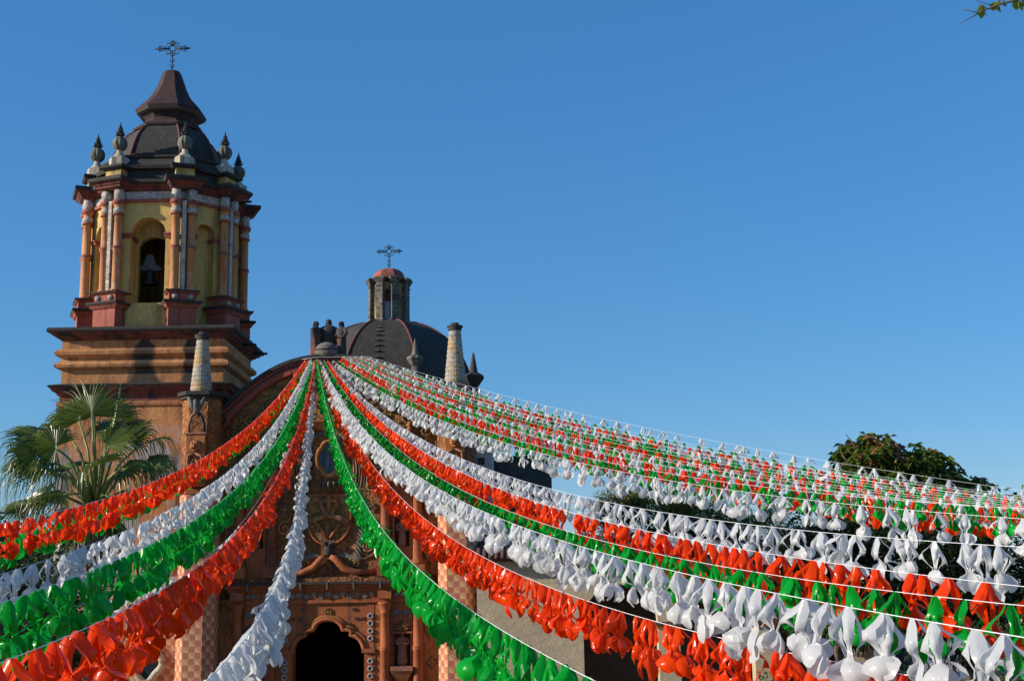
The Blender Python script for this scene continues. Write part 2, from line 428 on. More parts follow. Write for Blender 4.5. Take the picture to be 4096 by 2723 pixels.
# carved skin in front: door panel, flanking strips with niches, upper storey
cen = [(-2.30, 0), (-1.30, 0)] + [(u, z) for u, z in reversed(door)][1:-1] + [(1.30, 0), (2.30, 0), (2.30, 5.35), (-2.30, 5.35)]
MB().prism(U(cen), FY, FY + 0.35).build('door_panel', M['facade_red'], church)
def niche_strip(u0, u1, z0, z1, sill, spring, hw, mat, name):
    c = (u0 + u1) / 2
    mb = MB().box(CX + u0, CX + u1, FY, FY + 0.35, z0, sill)
    poly = [(u0, sill), (c - hw, sill), (c - hw, spring)] + arc(c, spring, hw, hw, 180, 0, 12)[1:-1] + [(c + hw, spring), (c + hw, sill), (u1, sill), (u1, z1), (u0, z1)]
    mb.prism(U(poly), FY, FY + 0.35)
    return mb.build(name, mat, church)
for sgn in (-1, 1):
    a, b = sorted((sgn * 2.30, sgn * 3.02))
    niche_strip(a, b, 0, 5.35, 2.95, 4.15, 0.29, M['facade_red'], 'niche_panel')
    niche_strip(a, b, 6.1, 9.7, 7.15, 8.2, 0.27, M['facade_red'], 'niche_panel')
    a, b = sorted((sgn * 3.02, sgn * 4.05))
    MB().box(CX + a, CX + b, FY + 0.06, FY + 0.35, 0, 5.35).build('side_panel', M['relief'], church)
    MB().box(CX + a, CX + b, FY + 0.06, FY + 0.35, 6.1, 9.7).build('side_panel', M['facade'], church)
MB().box(CX - 2.3, CX + 2.3, FY + 0.03, FY + 0.35, 6.1, 9.7).build('shield_panel', M['facade'], church)
up_poly = [(-4.05, 9.7), (4.05, 9.7), (4.05, 12.0)] + [(u, z - 0.42) for u, z in reversed(gable_pts)] + [(-u, z - 0.42) for u, z in gable_pts[1:]] + [(-4.05, 12.0)]
MB().prism(U(up_poly), FY + 0.05, FY + 0.35).build('gable_panel', M['gold'], church)

# lower entablature and cornice
def course(u0, u1, y0, z0, z1, name, mat, par=church, y1=FY + 0.35):
    return MB().box(CX + u0, CX + u1, y0, y1, z0, z1).build(name, mat, par)
course(-3.55, 3.55, FY - 0.10, 5.18, 5.30, 'architrave', M['facade_red'])
course(-3.55, 3.55, FY - 0.04, 5.302, 5.60, 'frieze', M['facade_red'])
course(-3.60, 3.60, FY - 0.14, 5.602, 5.72, 'moulding', M['facade_red'])
course(-3.68, 3.68, FY - 0.26, 5.722, 5.84, 'moulding', M['facade_red'])
course(-3.78, 3.78, FY - 0.40, 5.842, 5.93, 'cornice', M['soot'])
for k in range(-3, 4):          # joints of the cornice stones
    course(k * 0.95 - 0.025, k * 0.95 + 0.025, FY - 0.415, 5.66, 5.90, 'joint', M['greyrelief'], y1=FY - 0.1)
course(-3.7, 3.7, FY - 0.12, 5.932, 6.1, 'blocking_course', M['facade'])
# rosette running along the frieze
def rosette(u, z, r, mat, y=FY, petals=6, parent=church, name='rosette'):
    mb = MB(); n = petals * 4; ring0 = []; ring1 = []
    for j in range(n):
        a = 2 * PI * j / n
        rr = r * (0.72 + 0.28 * math.cos(petals * a))
        ring0.append((CX + u + rr * math.cos(a), y, z + rr * math.sin(a)))
        ring1.append((CX + u + rr * 0.85 * math.cos(a), y - 0.05, z + rr * 0.85 * math.sin(a)))
    ring2 = [(CX + u + r * 0.28 * math.cos(2*PI*j/n), y - 0.02, z + r * 0.28 * math.sin(2*PI*j/n)) for j in range(n)]
    ring3 = [(CX + u + r * 0.12 * math.cos(2*PI*j/n), y - 0.06, z + r * 0.12 * math.sin(2*PI*j/n)) for j in range(n)]
    mb.loft([ring0, ring1, ring2, ring3])
    return mb.build(name, mat, parent)
for k in range(-6, 7):
    rosette(k * 0.26, 5.45 + 0.04 * (-1) ** k, 0.12, M['rosette'], FY - 0.04, 5)
for s in (-1, 1):
    rosette(s * 2.05, 5.45, 0.15, M['rosette'], FY - 0.16, 8); rosette(s * 3.23, 5.45, 0.15, M['rosette'], FY - 0.16, 8)
    for q in (2.45, 2.68, 2.9): rosette(s * q, 5.45, 0.1, M['rosette'], FY - 0.04, 5)

# door surround: moulded archivolt, imposts, ring chains, smooth jamb strips
arch_path = [Vector((CX + u, FY - 0.02, z)) for u, z in door if z >= 3.4]
MB().tube(arch_path, 0.085, 8).build('archivolt', M['facade_red'], church)
MB().tube([p + Vector((p.x - CX, 0, 0)) * 0.09 + Vector((0, 0.0, 0.11)) for p in arch_path], 0.04, 6).build('archivolt', M['relief'], church)
for s in (-1, 1):
    a, b = sorted((s * 1.22, s * 1.70)); course(a, b, FY - 0.14, 3.42, 3.56, 'impost', M['facade_red'])
    a, b = sorted((s * 1.31, s * 1.70)); course(a, b, FY - 0.05, 0, 3.418, 'jamb', M['facade_red'], y1=FY)
    a, b = sorted((s * 1.40, s * 1.66)); course(a, b, FY - 0.035, 3.56, 5.12, 'jamb', M['facade_red'], y1=FY)
    a, b = sorted((s * 1.70, s * 1.86)); course(a, b, FY - 0.03, 0, 5.17, 'jamb_strip', M['relief'], y1=FY)
    for k in range(18):
        z = 0.25 + k * 0.262
        if 3.3 < z < 3.68: continue
        mb = MB(); mb.tube([(CX + s * 1.53 + 0.085 * math.cos(2*PI*j/14), FY - 0.065, z + 0.085 * math.sin(2*PI*j/14)) for j in range(15)], 0.03, 5)
        mb.build('ring', M['rosette'], church)
# keystone and spandrel painting relief
rosette(0, 4.86, 0.16, M['gold'], FY, 9)
for s in (-1, 1):
    for (u, z, r) in ((0.92, 4.95, .07), (1.0, 4.62, .07), (1.25, 4.62, .07), (0.78, 4.42, .06)):
        rosette(s * u, z, r, M['greyrelief'], FY, 6)

# columns
def column(u, z0, z1, r, name, mat, y=FY - 0.1, bands=(0.5,), flutes=0):
    h = z1 - z0
    prof = [(r*1.5, 0), (r*1.5, .08*1), (r*1.25, .09), (r*1.3, .16), (r*1.05, .2)]
    for b in bands: prof += [(r*1.02, h*b - .08), (r*1.18, h*b - .06), (r*1.18, h*b - .02), (r*1.02, h*b), (r*1.2, h*b + .03), (r*1.2, h*b + .06), (r, h*b + .08)]
    prof += [(r*.92, h - .42), (r*1.1, h - .40), (r*1.1, h - .36), (r*.95, h - .34), (r*1.35, h - .10), (r*1.5, h - .08), (r*1.5, h)]
    mb = MB().lathe(prof, 20, (CX + u, y, z0), lobes=flutes, lamp=0.06)
    return mb.build(name, mat, church)
for s in (-1, 1):
    for u in (2.05, 3.23):
        column(s * u, 0.9, 5.18, 0.17, 'column', M['facade_red'], bands=(0.62,), flutes=10)
        course(s * u - .3, s * u + .3, FY - 0.38, 0, 0.898, 'pedestal', M['facade_red'])
        course(s * u - .24, s * u + .24, FY - 0.32, 5.31, 5.9 if False else 5.598, 'capital_block', M['facade_red'])
        column(s * u, 6.5, 9.5, 0.16, 'column', M['facade_red'], bands=(0.4,), flutes=10)
        course(s * u - .27, s * u + .27, FY - 0.34, 6.102, 6.498, 'pedestal', M['facade_red'])
    a, b = sorted((s * 1.72, s * 3.5))
    course(a, b, FY - 0.22, 9.502, 9.64, 'entablature', M['facade_red'])
    course(a, b, FY - 0.14, 9.642, 9.86, 'entablature', M['facade_red'])
    course(a - .08, b + .08, FY - 0.32, 9.862, 9.95, 'entablature', M['facade_red'])
    course(a - .16, b + .16, FY - 0.42, 9.952, 10.06, 'entablature', M['soot'])
    # niche corbel with leaf apron
    c = s * 2.66
    prof = [(2.20, .04), (2.45, .18), (2.62, .30), (2.70, .36), (2.78, .40)]
    MB().loft([[(CX + c - w, FY, z), (CX + c - w, FY - w * .8, z), (CX + c + w, FY - w * .8, z), (CX + c + w, FY, z)] for z, w in prof] ).build('corbel', M['relief'], church)
    course(c - .40, c + .40, FY - 0.36, 2.782, 2.93, 'corbel_slab', M['saint'])
    # scallop hood over the niche
    for k in range(7):
        a = math.radians(18 + 24 * k)
        MB().tube([(CX + c, FY - .02, 4.17), (CX + c + .18 * math.cos(a), FY - .06, 4.17 + .18 * math.sin(a)), (CX + c + .34 * math.cos(a), FY - .02, 4.17 + .34 * math.sin(a))], [.02, .05, .03], 6).build('shell_rib', M['gold'], church)
    course(c - .36, c + .36, FY - 0.06, 4.07, 4.14, 'niche_moulding', M['facade_red'], y1=FY)

# carved scrolls
def spiral_path(cx, cz, r, turns, a0, d, y=FY, n=40, rmin=0.12):
    out = []
    for i in range(n + 1):
        t = i / n; rr = r * (1 - (1 - rmin) * t); a = a0 + d * t * turns * 2 * PI
        out.append((CX + cx + rr * math.cos(a), y - 0.03 - 0.03 * t, cz + rr * math.sin(a)))
    return out
def scroll(cx, cz, r, turns, a0, d, mat, tail=None, y=FY, th=0.055, name='scroll_relief', parent=church):
    p = spiral_path(cx, cz, r, turns, a0, d, y)
    if tail:
        t0 = Vector((CX + tail[0], y - .02, tail[1])); q = Vector(p[0])
        tang = Vector((-math.sin(a0), 0, math.cos(a0))) * d
        c = q - tang * (t0 - q).length * 0.55
        pre = []
        for i in range(12):
            t = i / 12
            pre.append(t0 * (1-t)**2 + c * 2*t*(1-t) + q * t*t)
        p = pre + p
    n = len(p)
    rad = [th * (0.45 + 0.75 * math.sin(PI * min(1, 0.1 + 0.85 * i / n))) for i in range(n)]
    mb = MB().tube(p, rad, 6)
    mb.ball(p[-1], th * 1.3, 8, 6)
    return mb.build(name, mat, parent)
def leaf_relief(cx, cz, l, ang, mat, y=FY, wid=0.35):
    mb = MB(); c, s_ = math.cos(ang), math.sin(ang); rings = []
    for i in range(7):
        t = i / 6; w = l * wid * math.sin(PI * min(1, 0.08 + t * 0.92)) + .005
        ring = []
        for q, dy in ((-1, 0), (-.5, -.035), (0, -.02), (.5, -.035), (1, 0)):
            xx, zz = l * t, w * q * 0.5
            ring.append((CX + cx + xx * c - zz * s_, y + dy - 0.02 - .03 * t, cz + xx * s_ + zz * c))
        rings.append(ring)
    mb.loft(rings, closed=False, sm=True)
    o = mb.build('leaf_relief', mat, church)
    return o
YG = FY + 0.05
for s in (-1, 1):
    d = s
    def A(a): return a if s > 0 else PI - a
    for (cx, cz, r, tn, a0, dr, tail) in (
        (1.35, 12.75, .33, 1.6, .3, 1, (0.5, 12.35)), (2.2, 12.35, .36, 1.7, 2.2, -1, (1.2, 12.2)), (2.95, 11.85, .34, 1.7, .2, 1, (2.0, 11.75)),
        (3.55, 11.35, .26, 1.6, 2.4, -1, (2.9, 11.2)), (0.75, 13.05, .22, 1.5, 2.5, -1, (0.2, 12.7)), (1.75, 11.6, .26, 1.6, 3.6, 1, (2.5, 11.35)),
        (3.2, 10.75, .3, 1.7, .5, 1, (3.75, 10.3)), (2.35, 10.75, .27, 1.6, 2.6, -1, (1.9, 10.35))):
        scroll(s * cx, cz, r, tn, A(a0), dr * s, M['gold'], (s * tail[0], tail[1]), YG)
        for q in range(4):
            aa = a0 + 1.1 * q
            leaf_relief(s * (cx + r * 1.05 * math.cos(aa)), cz + r * 1.05 * math.sin(aa), 0.32, A(aa + 0.5), M['gold'], YG)
    rosette(s * 3.55, 10.55 + .2, 0.22, M['gold'], YG, 4, name='quatrefoil')
    rosette(s * 3.5, 11.95 - .35, 0.0 + .12, M['relief'], YG, 4)
    # twisted baluster and fruit cluster under the gable
    tw = MB(); prof = [(0.10 + 0.035 * math.sin(k * 1.9), k * 0.05) for k in range(14)]
    tw.lathe(prof, 12, (CX + s * 2.95, YG - .08, 10.98 - .7 + .75)); tw.build('twisted_baluster', M['relief'], church)
    for k in range(14):
        MB().ball((CX + s * 2.95 + random.uniform(-.2, .2), YG - .1 - random.uniform(0, .06), 10.86 + random.uniform(-.22, .14)), 0.075, 8, 6).build('fruit', M['gold'], church)
    # side panels: vines and quatrefoils
    for (z, r) in ((1.3, .26), (2.15, .26), (4.35, .24), (7.0, .26), (8.6, .26), (9.2, .18)):
        scroll(s * 3.72, z, r, 1.5, A(1.2 if int(z) % 2 else 4.0), s * (1 if int(z) % 2 else -1), M['relief'], (s * 3.62, z - .55), FY + .06, .04)
        leaf_relief(s * 3.6, z - .35, .34, A(1.9), M['relief'], FY + .06)
        leaf_relief(s * 3.85, z - .2, .3, A(.8), M['relief'], FY + .06)
    for z in (3.05, 7.75, 5.0):
        rosette(s * 3.73, z, 0.26, M['greyrelief'], FY + .06, 4, name='quatrefoil'); rosette(s * 3.73, z, 0.18, M['relief'], FY + .02, 4, name='quatrefoil')
    # apron leaves below the niche corbel
    for k in range(6):
        leaf_relief(s * 2.66, 1.72, 0.46, math.radians(15 + 30 * k), M['greyrelief'], FY)
    # painted birds above the niches
    for q in (-1, 1):
        leaf_relief(s * 2.66, 4.78, 0.36, math.radians(90 - q * 75), M['greyrelief'], FY, .5)
        leaf_relief(s * 2.66 + q * .3, 4.9, 0.3, math.radians(-90), M['greyrelief'], FY, .35)
# window of the choir: eight lobed dark pane, frame and drapery
pane = []
for j in range(48):
    a = 2 * PI * j / 48
    rr = 0.50 * (0.84 + 0.16 * abs(math.cos(2 * a)) ** 0.6)
    pane.append((rr * math.cos(a) * 0.86, 10.38 + rr * math.sin(a) * 1.22))
MB().prism(U(pane), YG - .012, YG + .02).build('window_pane', M['glass'], church)
MB().tube([(CX + u * 1.1, YG - .02, 10.38 + (z - 10.38) * 1.08) for u, z in pane + pane[:1]], .09, 8).build('window_frame', M['relief'], church)
for q in range(-1, 2):
    MB().box(CX + q * .22 - .012, CX + q * .22 + .012, YG - .035, YG - .014, 9.9, 10.85).build('window_bar', M['iron'], church)
for s in (-1, 1):                # stone drapery held back either side
    for k in range(6):
        p = []
        for i in range(15):
            t = i / 14
            p.append((CX + s * (0.15 + (0.75 + k * .07) * math.sin(t * PI * .62) + .03 * k), YG - .04 - .012 * (k % 2), 11.42 - k * .03 - 2.05 * t ** 1.5))
        MB().tube(p, [.055 * (1 - .4 * i / 14) for i in range(15)], 5).build('drapery_fold', M['greyrelief'] if k % 2 else M['relief'], church)
    # cherub beside the curtain
    cb = MB(); cxx = CX + s * 1.42
    cb.ball((cxx, YG - .14, 10.62), .12, 12, 8); cb.ball((cxx, YG - .12, 10.3), .17, 12, 8, (1, .8, 1.35)); cb.tube([(cxx, YG - .1, 10.42), (cxx + s*.22, YG - .15, 10.3), (cxx + s*.2, YG - .17, 10.5)], .05, 6)
    cb.tube([(cxx, YG - .1, 10.14), (cxx + s*.15, YG - .17, 9.98), (cxx + s*.08, YG - .13, 9.78)], [.08, .07, .05], 6); cb.tube([(cxx, YG - .1, 10.14), (cxx - s*.1, YG - .14, 9.95), (cxx - s*.05, YG - .12, 9.74)], [.08, .07, .05], 6)
    cb.build('cherub', M['relief'], church)
for k in range(5):               # stepped red courses above the window
    MB().box(CX - 1.5 + .07 * k, CX + 1.5 - .07 * k, YG - .10 - .045 * k, YG, 11.42 + .075 * k, 11.488 + .075 * k).build('moulding', M['facade_red'], church)

# shield with crossed arms, crown, ribbon and the eagle below
sh = [(-.78, 9.05), (.78, 9.05), (.80, 8.2)] + arc(0, 8.2, .80, .95, 0, -180, 20)[1:] + [(-.80, 8.2)]
SY = FY + 0.03
MB().prism(U(sh), SY - .07, SY).build('shield', M['gold'], church)
MB().tube([(CX + u, SY - .07, z) for u, z in sh + sh[:1]], .05, 6).build('shield_rim', M['facade_red'], church)
MB().box(CX - .06, CX + .06, SY - .13, SY - .07, 8.3, 9.02).build('cross_upright', M['relief'], church)
MB().box(CX - .40, CX + .40, SY - .128, SY - .071, 8.78, 8.90).build('cross_bar', M['relief'], church)
for s in (-1, 1):
    MB().tube([(CX + s * .72, SY - .10, 8.05), (CX + s * .35, SY - .13, 8.22), (CX - s * .08, SY - .14, 8.3), (CX - s * .26, SY - .14, 8.62), (CX - s * .30, SY - .14, 8.88)], [.13, .12, .10, .07, .06], 8).build('crossed_arm', M['saint'] if s > 0 else M['gold'], church)
    MB().tube([(CX + s * .05, SY - .1, 7.5), (CX + s * .3, SY - .12, 7.85), (CX + s * .5, SY - .1, 8.1)], [.05, .06, .05], 6).build('palm_frond_relief', M['relief'], church)
    for k in range(16):          # feathered wings either side
        t = k / 15
        leaf_relief(s * (0.92 + .15 * math.sin(t * PI)), 9.1 - 2.1 * t, 0.40, math.radians(-35 - 25 * t) if s > 0 else math.radians(215 + 25 * t), M['greyrelief'], SY, .22)
    for k in range(9):
        a = math.radians(8 + 9 * k)
        leaf_relief(s * (0.30 + .03 * k), 6.85 + .02 * k, 0.95 - .05 * k, -a * .5 if s > 0 else PI + a * .5, M['greyrelief'], SY, .14)
    scroll(s * 1.45, 7.15, .24, 2.0, 0 if s > 0 else PI, s, M['gold'], (s * .8, 6.75), SY, .045)
    scroll(s * .95, 6.6, .2, 1.8, PI if s > 0 else 0, -s, M['gold'], (s * .4, 6.4), SY, .045)
    MB().tube([(CX + s * 1.75, SY - .12, 6.28), (CX + s * 1.0, SY - .16, 6.25), (CX + s * .55, SY - .18, 6.42), (CX + s * .25, SY - .17, 6.75), (CX + s * .08, SY - .16, 6.82)], [.06, .12, .14, .13, .09], 8).build('broken_pediment', M['facade_red'], church)
    scroll(s * 1.6, 9.35, .26, 1.7, 0.4 if s > 0 else PI - .4, s, M['gold'], (s * 1.0, 9.3), SY, .05)
    rosette(s * 1.62, 8.55, .2, M['greyrelief'], SY, 4, name='quatrefoil'); rosette(s * 1.62, 8.55, .13, M['relief'], SY - .04, 4, name='quatrefoil')
    scroll(s * 1.62, 7.85, .26, 1.4, 1.5, -s, M['relief'], (s * 1.4, 8.3), SY, .045)
MB().ball((CX, SY - .1, 7.05), .17, 12, 8, (1, .7, 1.5)).build('eagle_body', M['statue_dark'], church)
for s in (-1, 1):
    MB().tube([(CX, SY - .14, 7.2), (CX + s * .1, SY - .18, 7.34), (CX + s * .16, SY - .2, 7.3), (CX + s * .22, SY - .2, 7.24)], [.07, .06, .05, .02], 6).build('eagle_head', M['statue_dark'], church)
cr = MB(); cr.lathe([(.36, 0), (.38, .06), (.36, .1)], 16, (CX, SY + .12, 9.22)); cr.build('crown_band', M['gold'], church)
for k in range(7):
    a = math.radians(180 + 30 * k)
    MB().tube([(CX + .36 * math.cos(a), SY + .12 + .36 * math.sin(a), 9.3), (CX + .42 * math.cos(a), SY + .12 + .42 * math.sin(a), 9.46), (CX + .12 * math.cos(a), SY + .12 + .12 * math.sin(a), 9.62)], .035, 6).build('crown_arch', M['greyrelief'], church)

# gable rim: red tile voussoirs with pale joints, black coping, scroll ends
def rim_pt(u, off):
    e = 0.02; du = (gz_at(abs(u) + e) - gz_at(max(0, abs(u) - e)))
    n = Vector((-du * (1 if u >= 0 else -1), 0, 2 * e)).normalized()
    return CX + u + n.x * off, gz_at(u) + n.z * off
NT = 13
for s in (-1, 1):
    for k in range(NT):
        a0 = 4.02 * k / NT + .02; a1 = 4.02 * (k + 1) / NT - .02
        us = [s * (a0 + (a1 - a0) * i / 3) for i in range(4)]
        poly = [rim_pt(u, -.42) for u in us] + [rim_pt(u, -.03) for u in reversed(us)]
        if s < 0: poly = poly[::-1]
        MB().prism(poly, FY - .16 - random.uniform(0, .012), FY + .35).build('gable_tile', M['gable_red'], church)
        u = s * 4.02 * (k + 1) / NT
        poly = [rim_pt(u - .018, -.41), rim_pt(u + .018, -.41), rim_pt(u + .018, -.05), rim_pt(u - .018, -.05)]
        MB().prism(poly, FY - .14, FY + .34).build('tile_joint', M['greyrelief'], church)
    us = [s * 4.05 * i / 20 for i in range(21)]
    poly = [rim_pt(u, -.03) for u in us] + [rim_pt(u, .10) for u in reversed(us)]
    MB().prism(poly, FY - .26, FY + 1.0).build('gable_coping', M['soot'], church)
    poly = [rim_pt(u, -.20) for u in us] + [rim_pt(u, -.15) for u in reversed(us)]
    MB().prism(poly, FY - .19, FY - .14).build('gable_bead', M['soot'], church)
    # scroll end
    ex, ez = s * 4.02, gz_at(4.02)
    mb = MB(); cpts = [(CX + ex + s * .0 + .36 * math.cos(2*PI*i/28), ez - .22 + .36 * math.sin(2*PI*i/28)) for i in range(28)]
    mb.prism(cpts, FY - .18, FY + .34); mb.build('gable_scroll', M['gable_red'], church)
    MB().tube(spiral_path(ex, ez - .22, .34, 1.6, PI / 2, -s, FY - .16), .05, 6).build('scroll_bead', M['soot'], church)

# checkered buttresses with carved heads, block and obelisk
def buttress(u0, s):
    hx = 0.68; cxx = CX + u0; y0 = FY - 1.05; ch = 0.42
    foot = [(cxx - hx, FY + .9), (cxx - hx, y0 + ch), (cxx - hx + ch * .8, y0), (cxx + hx - ch * .8, y0), (cxx + hx, y0 + ch), (cxx + hx, FY + .9)]
    def shaft(z0, z1, mat, name, grow=0.0):
        mb = MB(); acc = 0; n = len(foot)
        ctr = Vector((cxx, FY - .2))
        pts = [Vector(p) + (Vector(p) - ctr).normalized() * grow for p in foot]
        for i in range(n):
            a, b = pts[i], pts[(i + 1) % n]; l = (b - a).length
            fi = len(mb.f)
            mb.add([(a.x, a.y, z0), (b.x, b.y, z0), (b.x, b.y, z1), (a.x, a.y, z1)], [(0, 1, 2, 3)])
            mb.uv[fi] = [(acc, z0), (acc + l, z0), (acc + l, z1), (acc, z1)]; acc += l
        fi = len(mb.f); mb.add([(p.x, p.y, z1) for p in pts], [tuple(range(n))]); mb.uv[fi] = [(0, 0)] * n
        fi = len(mb.f); mb.add([(p.x, p.y, z0) for p in pts], [tuple(range(n - 1, -1, -1))]); mb.uv[fi] = [(0, 0)] * n
        return mb.build(name, mat, church)
    shaft(0, 9.1, M['checks'], 'buttress_shaft')
    shaft(9.1, 9.28, M['facade_red'], 'buttress_band', .06)
    shaft(9.28, 12.55, M['facade'], 'buttress_head')
    shaft(12.552, 12.66, M['soot'], 'buttress_cornice', .10)
    shaft(12.662, 12.80, M['soot'], 'buttress_cornice', .20)
    # carved block, strapwork and eagle on the front of the head
    y = y0
    cbk = MB(); cbk.box(cxx - .33, cxx + .33, y - .30, y - .002, 9.35, 11.15); cbk.build('carved_block', M['relief'], church)
    cap = MB(); cap.loft([rect(cxx - .33, cxx + .33, y - .30, y - .002, 11.152, .0), rect(cxx - .33, cxx + .33, y - .30, y - .002, 11.22, .05), rect(cxx - .33, cxx + .33, y - .30, y - .002, 11.27, .0)]); cap.build('block_cap', M['saint'], church)
    head = MB(); head.ball((cxx, y - .33, 10.78), .2, 14, 10, (1, .6, 1.1)); head.tube([(cxx, y - .45, 10.86), (cxx, y - .49, 10.74), (cxx, y - .46, 10.7)], [.03, .05, .03], 6)
    for q in (-1, 1): head.ball((cxx + q * .075, y - .44, 10.86), .035, 8, 6); head.ball((cxx + q * .09, y - .42, 10.70), .07, 8, 6)
    head.tube([(cxx - .08, y - .45, 10.62), (cxx, y - .47, 10.6), (cxx + .08, y - .45, 10.62)], .03, 6)
    head.build('carved_mask', M['relief'], church)
    for q in (-1, 1):
        MB().tube([(cxx + q * .02, y - .34, 10.5), (cxx + q * .24, y - .36, 10.42), (cxx + q * .26, y - .36, 10.15), (cxx + q * .12, y - .38, 10.05), (cxx + q * .1, y - .36, 10.2)], [.04, .05, .05, .045, .03], 6).build('block_scroll', M['saint'], church)
        MB().tube([(cxx + q * .03, y - .34, 10.3), (cxx + q * .2, y - .37, 9.95), (cxx + q * .24, y - .36, 9.6), (cxx + q * .06, y - .36, 9.45)], [.035, .05, .05, .04], 6).build('block_scroll', M['relief'], church)
        # strap arch between block and eagle
        MB().tube([(cxx + q * .27, y - .2, 11.25), (cxx + q * .28, y - .22, 11.55), (cxx + q * .18, y - .25, 11.85), (cxx + q * .03, y - .25, 11.98)], [.06, .06, .06, .07], 6).build('strapwork', M['soot'] if q > 0 else M['saint'], church)
        # eagle wings
        MB().tube([(cxx + q * .05, y - .28, 12.12), (cxx + q * .18, y - .3, 12.3), (cxx + q * .30, y - .28, 12.54)], [.10, .11, .05], 6).build('eagle_wing', M['greyrelief'], church)
    MB().tube([(cxx, y - .25, 11.92), (cxx + .02, y - .3, 12.1), (cxx, y - .32, 12.3), (cxx - .03, y - .36, 12.46)], [.09, .14, .13, .06], 8).build('eagle_body', M['greyrelief'], church)
    # obelisk
    zb = 12.80 if s < 0 else 12.98
    if s > 0: MB().loft([rect(cxx - .5, cxx + .5, FY - 1.2, FY - .15, 12.802), rect(cxx - .5, cxx + .5, FY - 1.2, FY - .15, 12.98)]).build('obelisk_plinth', M['soot'], church)
    H = 1.95; rings = []; NR = 110; nseg = 22
    for i in range(NR + 1):
        t = i / NR; r0 = 0.40 - 0.185 * t; ring = []
        for j in range(nseg):
            a = 2 * PI * j / nseg
            ph = (t * 11.5 + a / (2 * PI)) % 1.0
            rr = r0 * (1 + 0.02 * math.sin(PI * ph)) - (0.016 if ph < 0.14 else 0.0)
            ring.append((cxx + rr * math.cos(a), FY - .68 + rr * math.sin(a), zb + H * t))
        rings.append(ring)
    MB().loft(rings, sm=False).build('obelisk', M['spiral'], church)
    MB().lathe([(.215, 0), (.25, .03), (.25, .07), (.22, .08), (.30, .14), (.30, .19), (.24, .2), (.15, .21), (.15, .30), (.08, .31)], 14, (cxx, FY - .68, zb + H)).build('obelisk_cap', M['soot'], church)
buttress(-4.62, -1)
buttress(4.68, 1)

# nave behind the facade (kept dark inside), side walls, transept
nave = MB()
nx0, nx1, ny0, ny1 = CX - 4.0, CX + 4.0, FY + 0.95, 66.0
nave.box(nx0, nx0 + .6, ny0, ny1, 0, 10.8); nave.box(nx1 - .6, nx1, ny0, ny1, 0, 10.8); nave.box(nx0 + .6, nx1 - .6, ny1 - .6, ny1, 0, 10.8)
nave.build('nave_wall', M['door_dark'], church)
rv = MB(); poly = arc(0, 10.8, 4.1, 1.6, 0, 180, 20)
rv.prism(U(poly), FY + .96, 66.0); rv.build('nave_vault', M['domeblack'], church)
MB().box(-1.46, -.84, FY + .9, 56, 0, 11.0).build('side_chapel_wall', M['greywall'], church)
MB().box(-1.36, -1.10, FY + .86, FY + .902, 10.15, 10.4).build('vent_opening', M['door_dark'], church)
MB().box(-.84, 1.55, 54.5, 60, 0, 10.85).build('rubble_wall', M['rubble'], church)
MB().box(-.80, 1.62, 54.4, 60.1, 10.85, 11.0).build('rubble_wall_coping', M['soot'], church)

# pinnacles
def pinnacle(x, y, z, s, mat, name='pinnacle'):
    mb = MB()
    mb.lathe([(.42*s, 0), (.42*s, .22*s), (.30*s, .26*s), (.22*s, .30*s), (.20*s, .62*s), (.26*s, .66*s), (.44*s, .92*s), (.50*s, 1.0*s), (.48*s, 1.08*s), (.30*s, 1.2*s)], 8, (x, y, z), sm=False, rot=PI/8)
    pr = []
    for k in range(9):
        r = (.22 - .02 * k) * s; zz = (1.2 + .1 * k) * s
        pr += [(r * .8, zz), (r, zz + .04 * s), (r * .8, zz + .085 * s)]
    pr.append((.01, 2.14 * s))
    mb.lathe(pr, 12, (x, y, z))
    return mb.build(name, mat, church)
pinnacle(-4.79, 63.5, 15.85, .9, M['saint'] if False else M['globe'])
pinnacle(-1.52, 50.2, 12.75, .88, M['statue_dark'])
MB().loft([rect(-1.95, -1.08, 49.6, 50.8, z, o) for z, o in ((11.0, 0), (12.2, 0), (12.22, .1), (12.4, .12), (12.42, 0), (12.75, 0))]).build('pinnacle_base', M['soot'], church)
MB().loft([rect(-5.2, -4.38, 63.1, 63.9, z, o) for z, o in ((10.6, 0), (15.55, 0), (15.57, .08), (15.70, .1), (15.85, 0))]).build('pinnacle_base', M['globe'], church)

# ================================================================== DOME WITH LANTERN
dome = thing('church_dome', 'black octagonal dome with red ribs and tall lantern behind the gable', 'dome', (-6.7, 70, 10.6))
DX, DY = -6.7, 70.0
def octp(r, z, cx=DX, cy=DY, ratio=0.4142):
    """octagon ring with apothem r; ratio = half side over apothem"""
    a = r * ratio
    return [(cx - a, cy - r, z), (cx + a, cy - r, z), (cx + r, cy - a, z), (cx + r, cy + a, z), (cx + a, cy + r, z), (cx - a, cy + r, z), (cx - r, cy + a, z), (cx - r, cy - a, z)]
dprof = [(1.0 + 0 * t, 19.86) if t == 0 else (1.0 + 3.55 * math.sin(t * PI / 2) ** 0.92, 19.86 - 4.1 * (1 - math.cos(t * PI / 2)) ** .8) for t in [i / 16 for i in range(17)]]
MB().loft([octp(r, z) for r, z in reversed(dprof)]).build('dome_shell', M['domeblack'], dome)
for k in range(8):
    MB().tube([octp(r + .01, z)[k] for r, z in dprof], .055, 6).build('rib', M['rib'], dome)
MB().loft([octp(r, z) for z, r in ((10.6, 4.5), (15.4, 4.5), (15.42, 4.75), (15.6, 4.8), (15.62, 4.55), (15.76, 4.56))]).build('drum', M['facade'], dome)
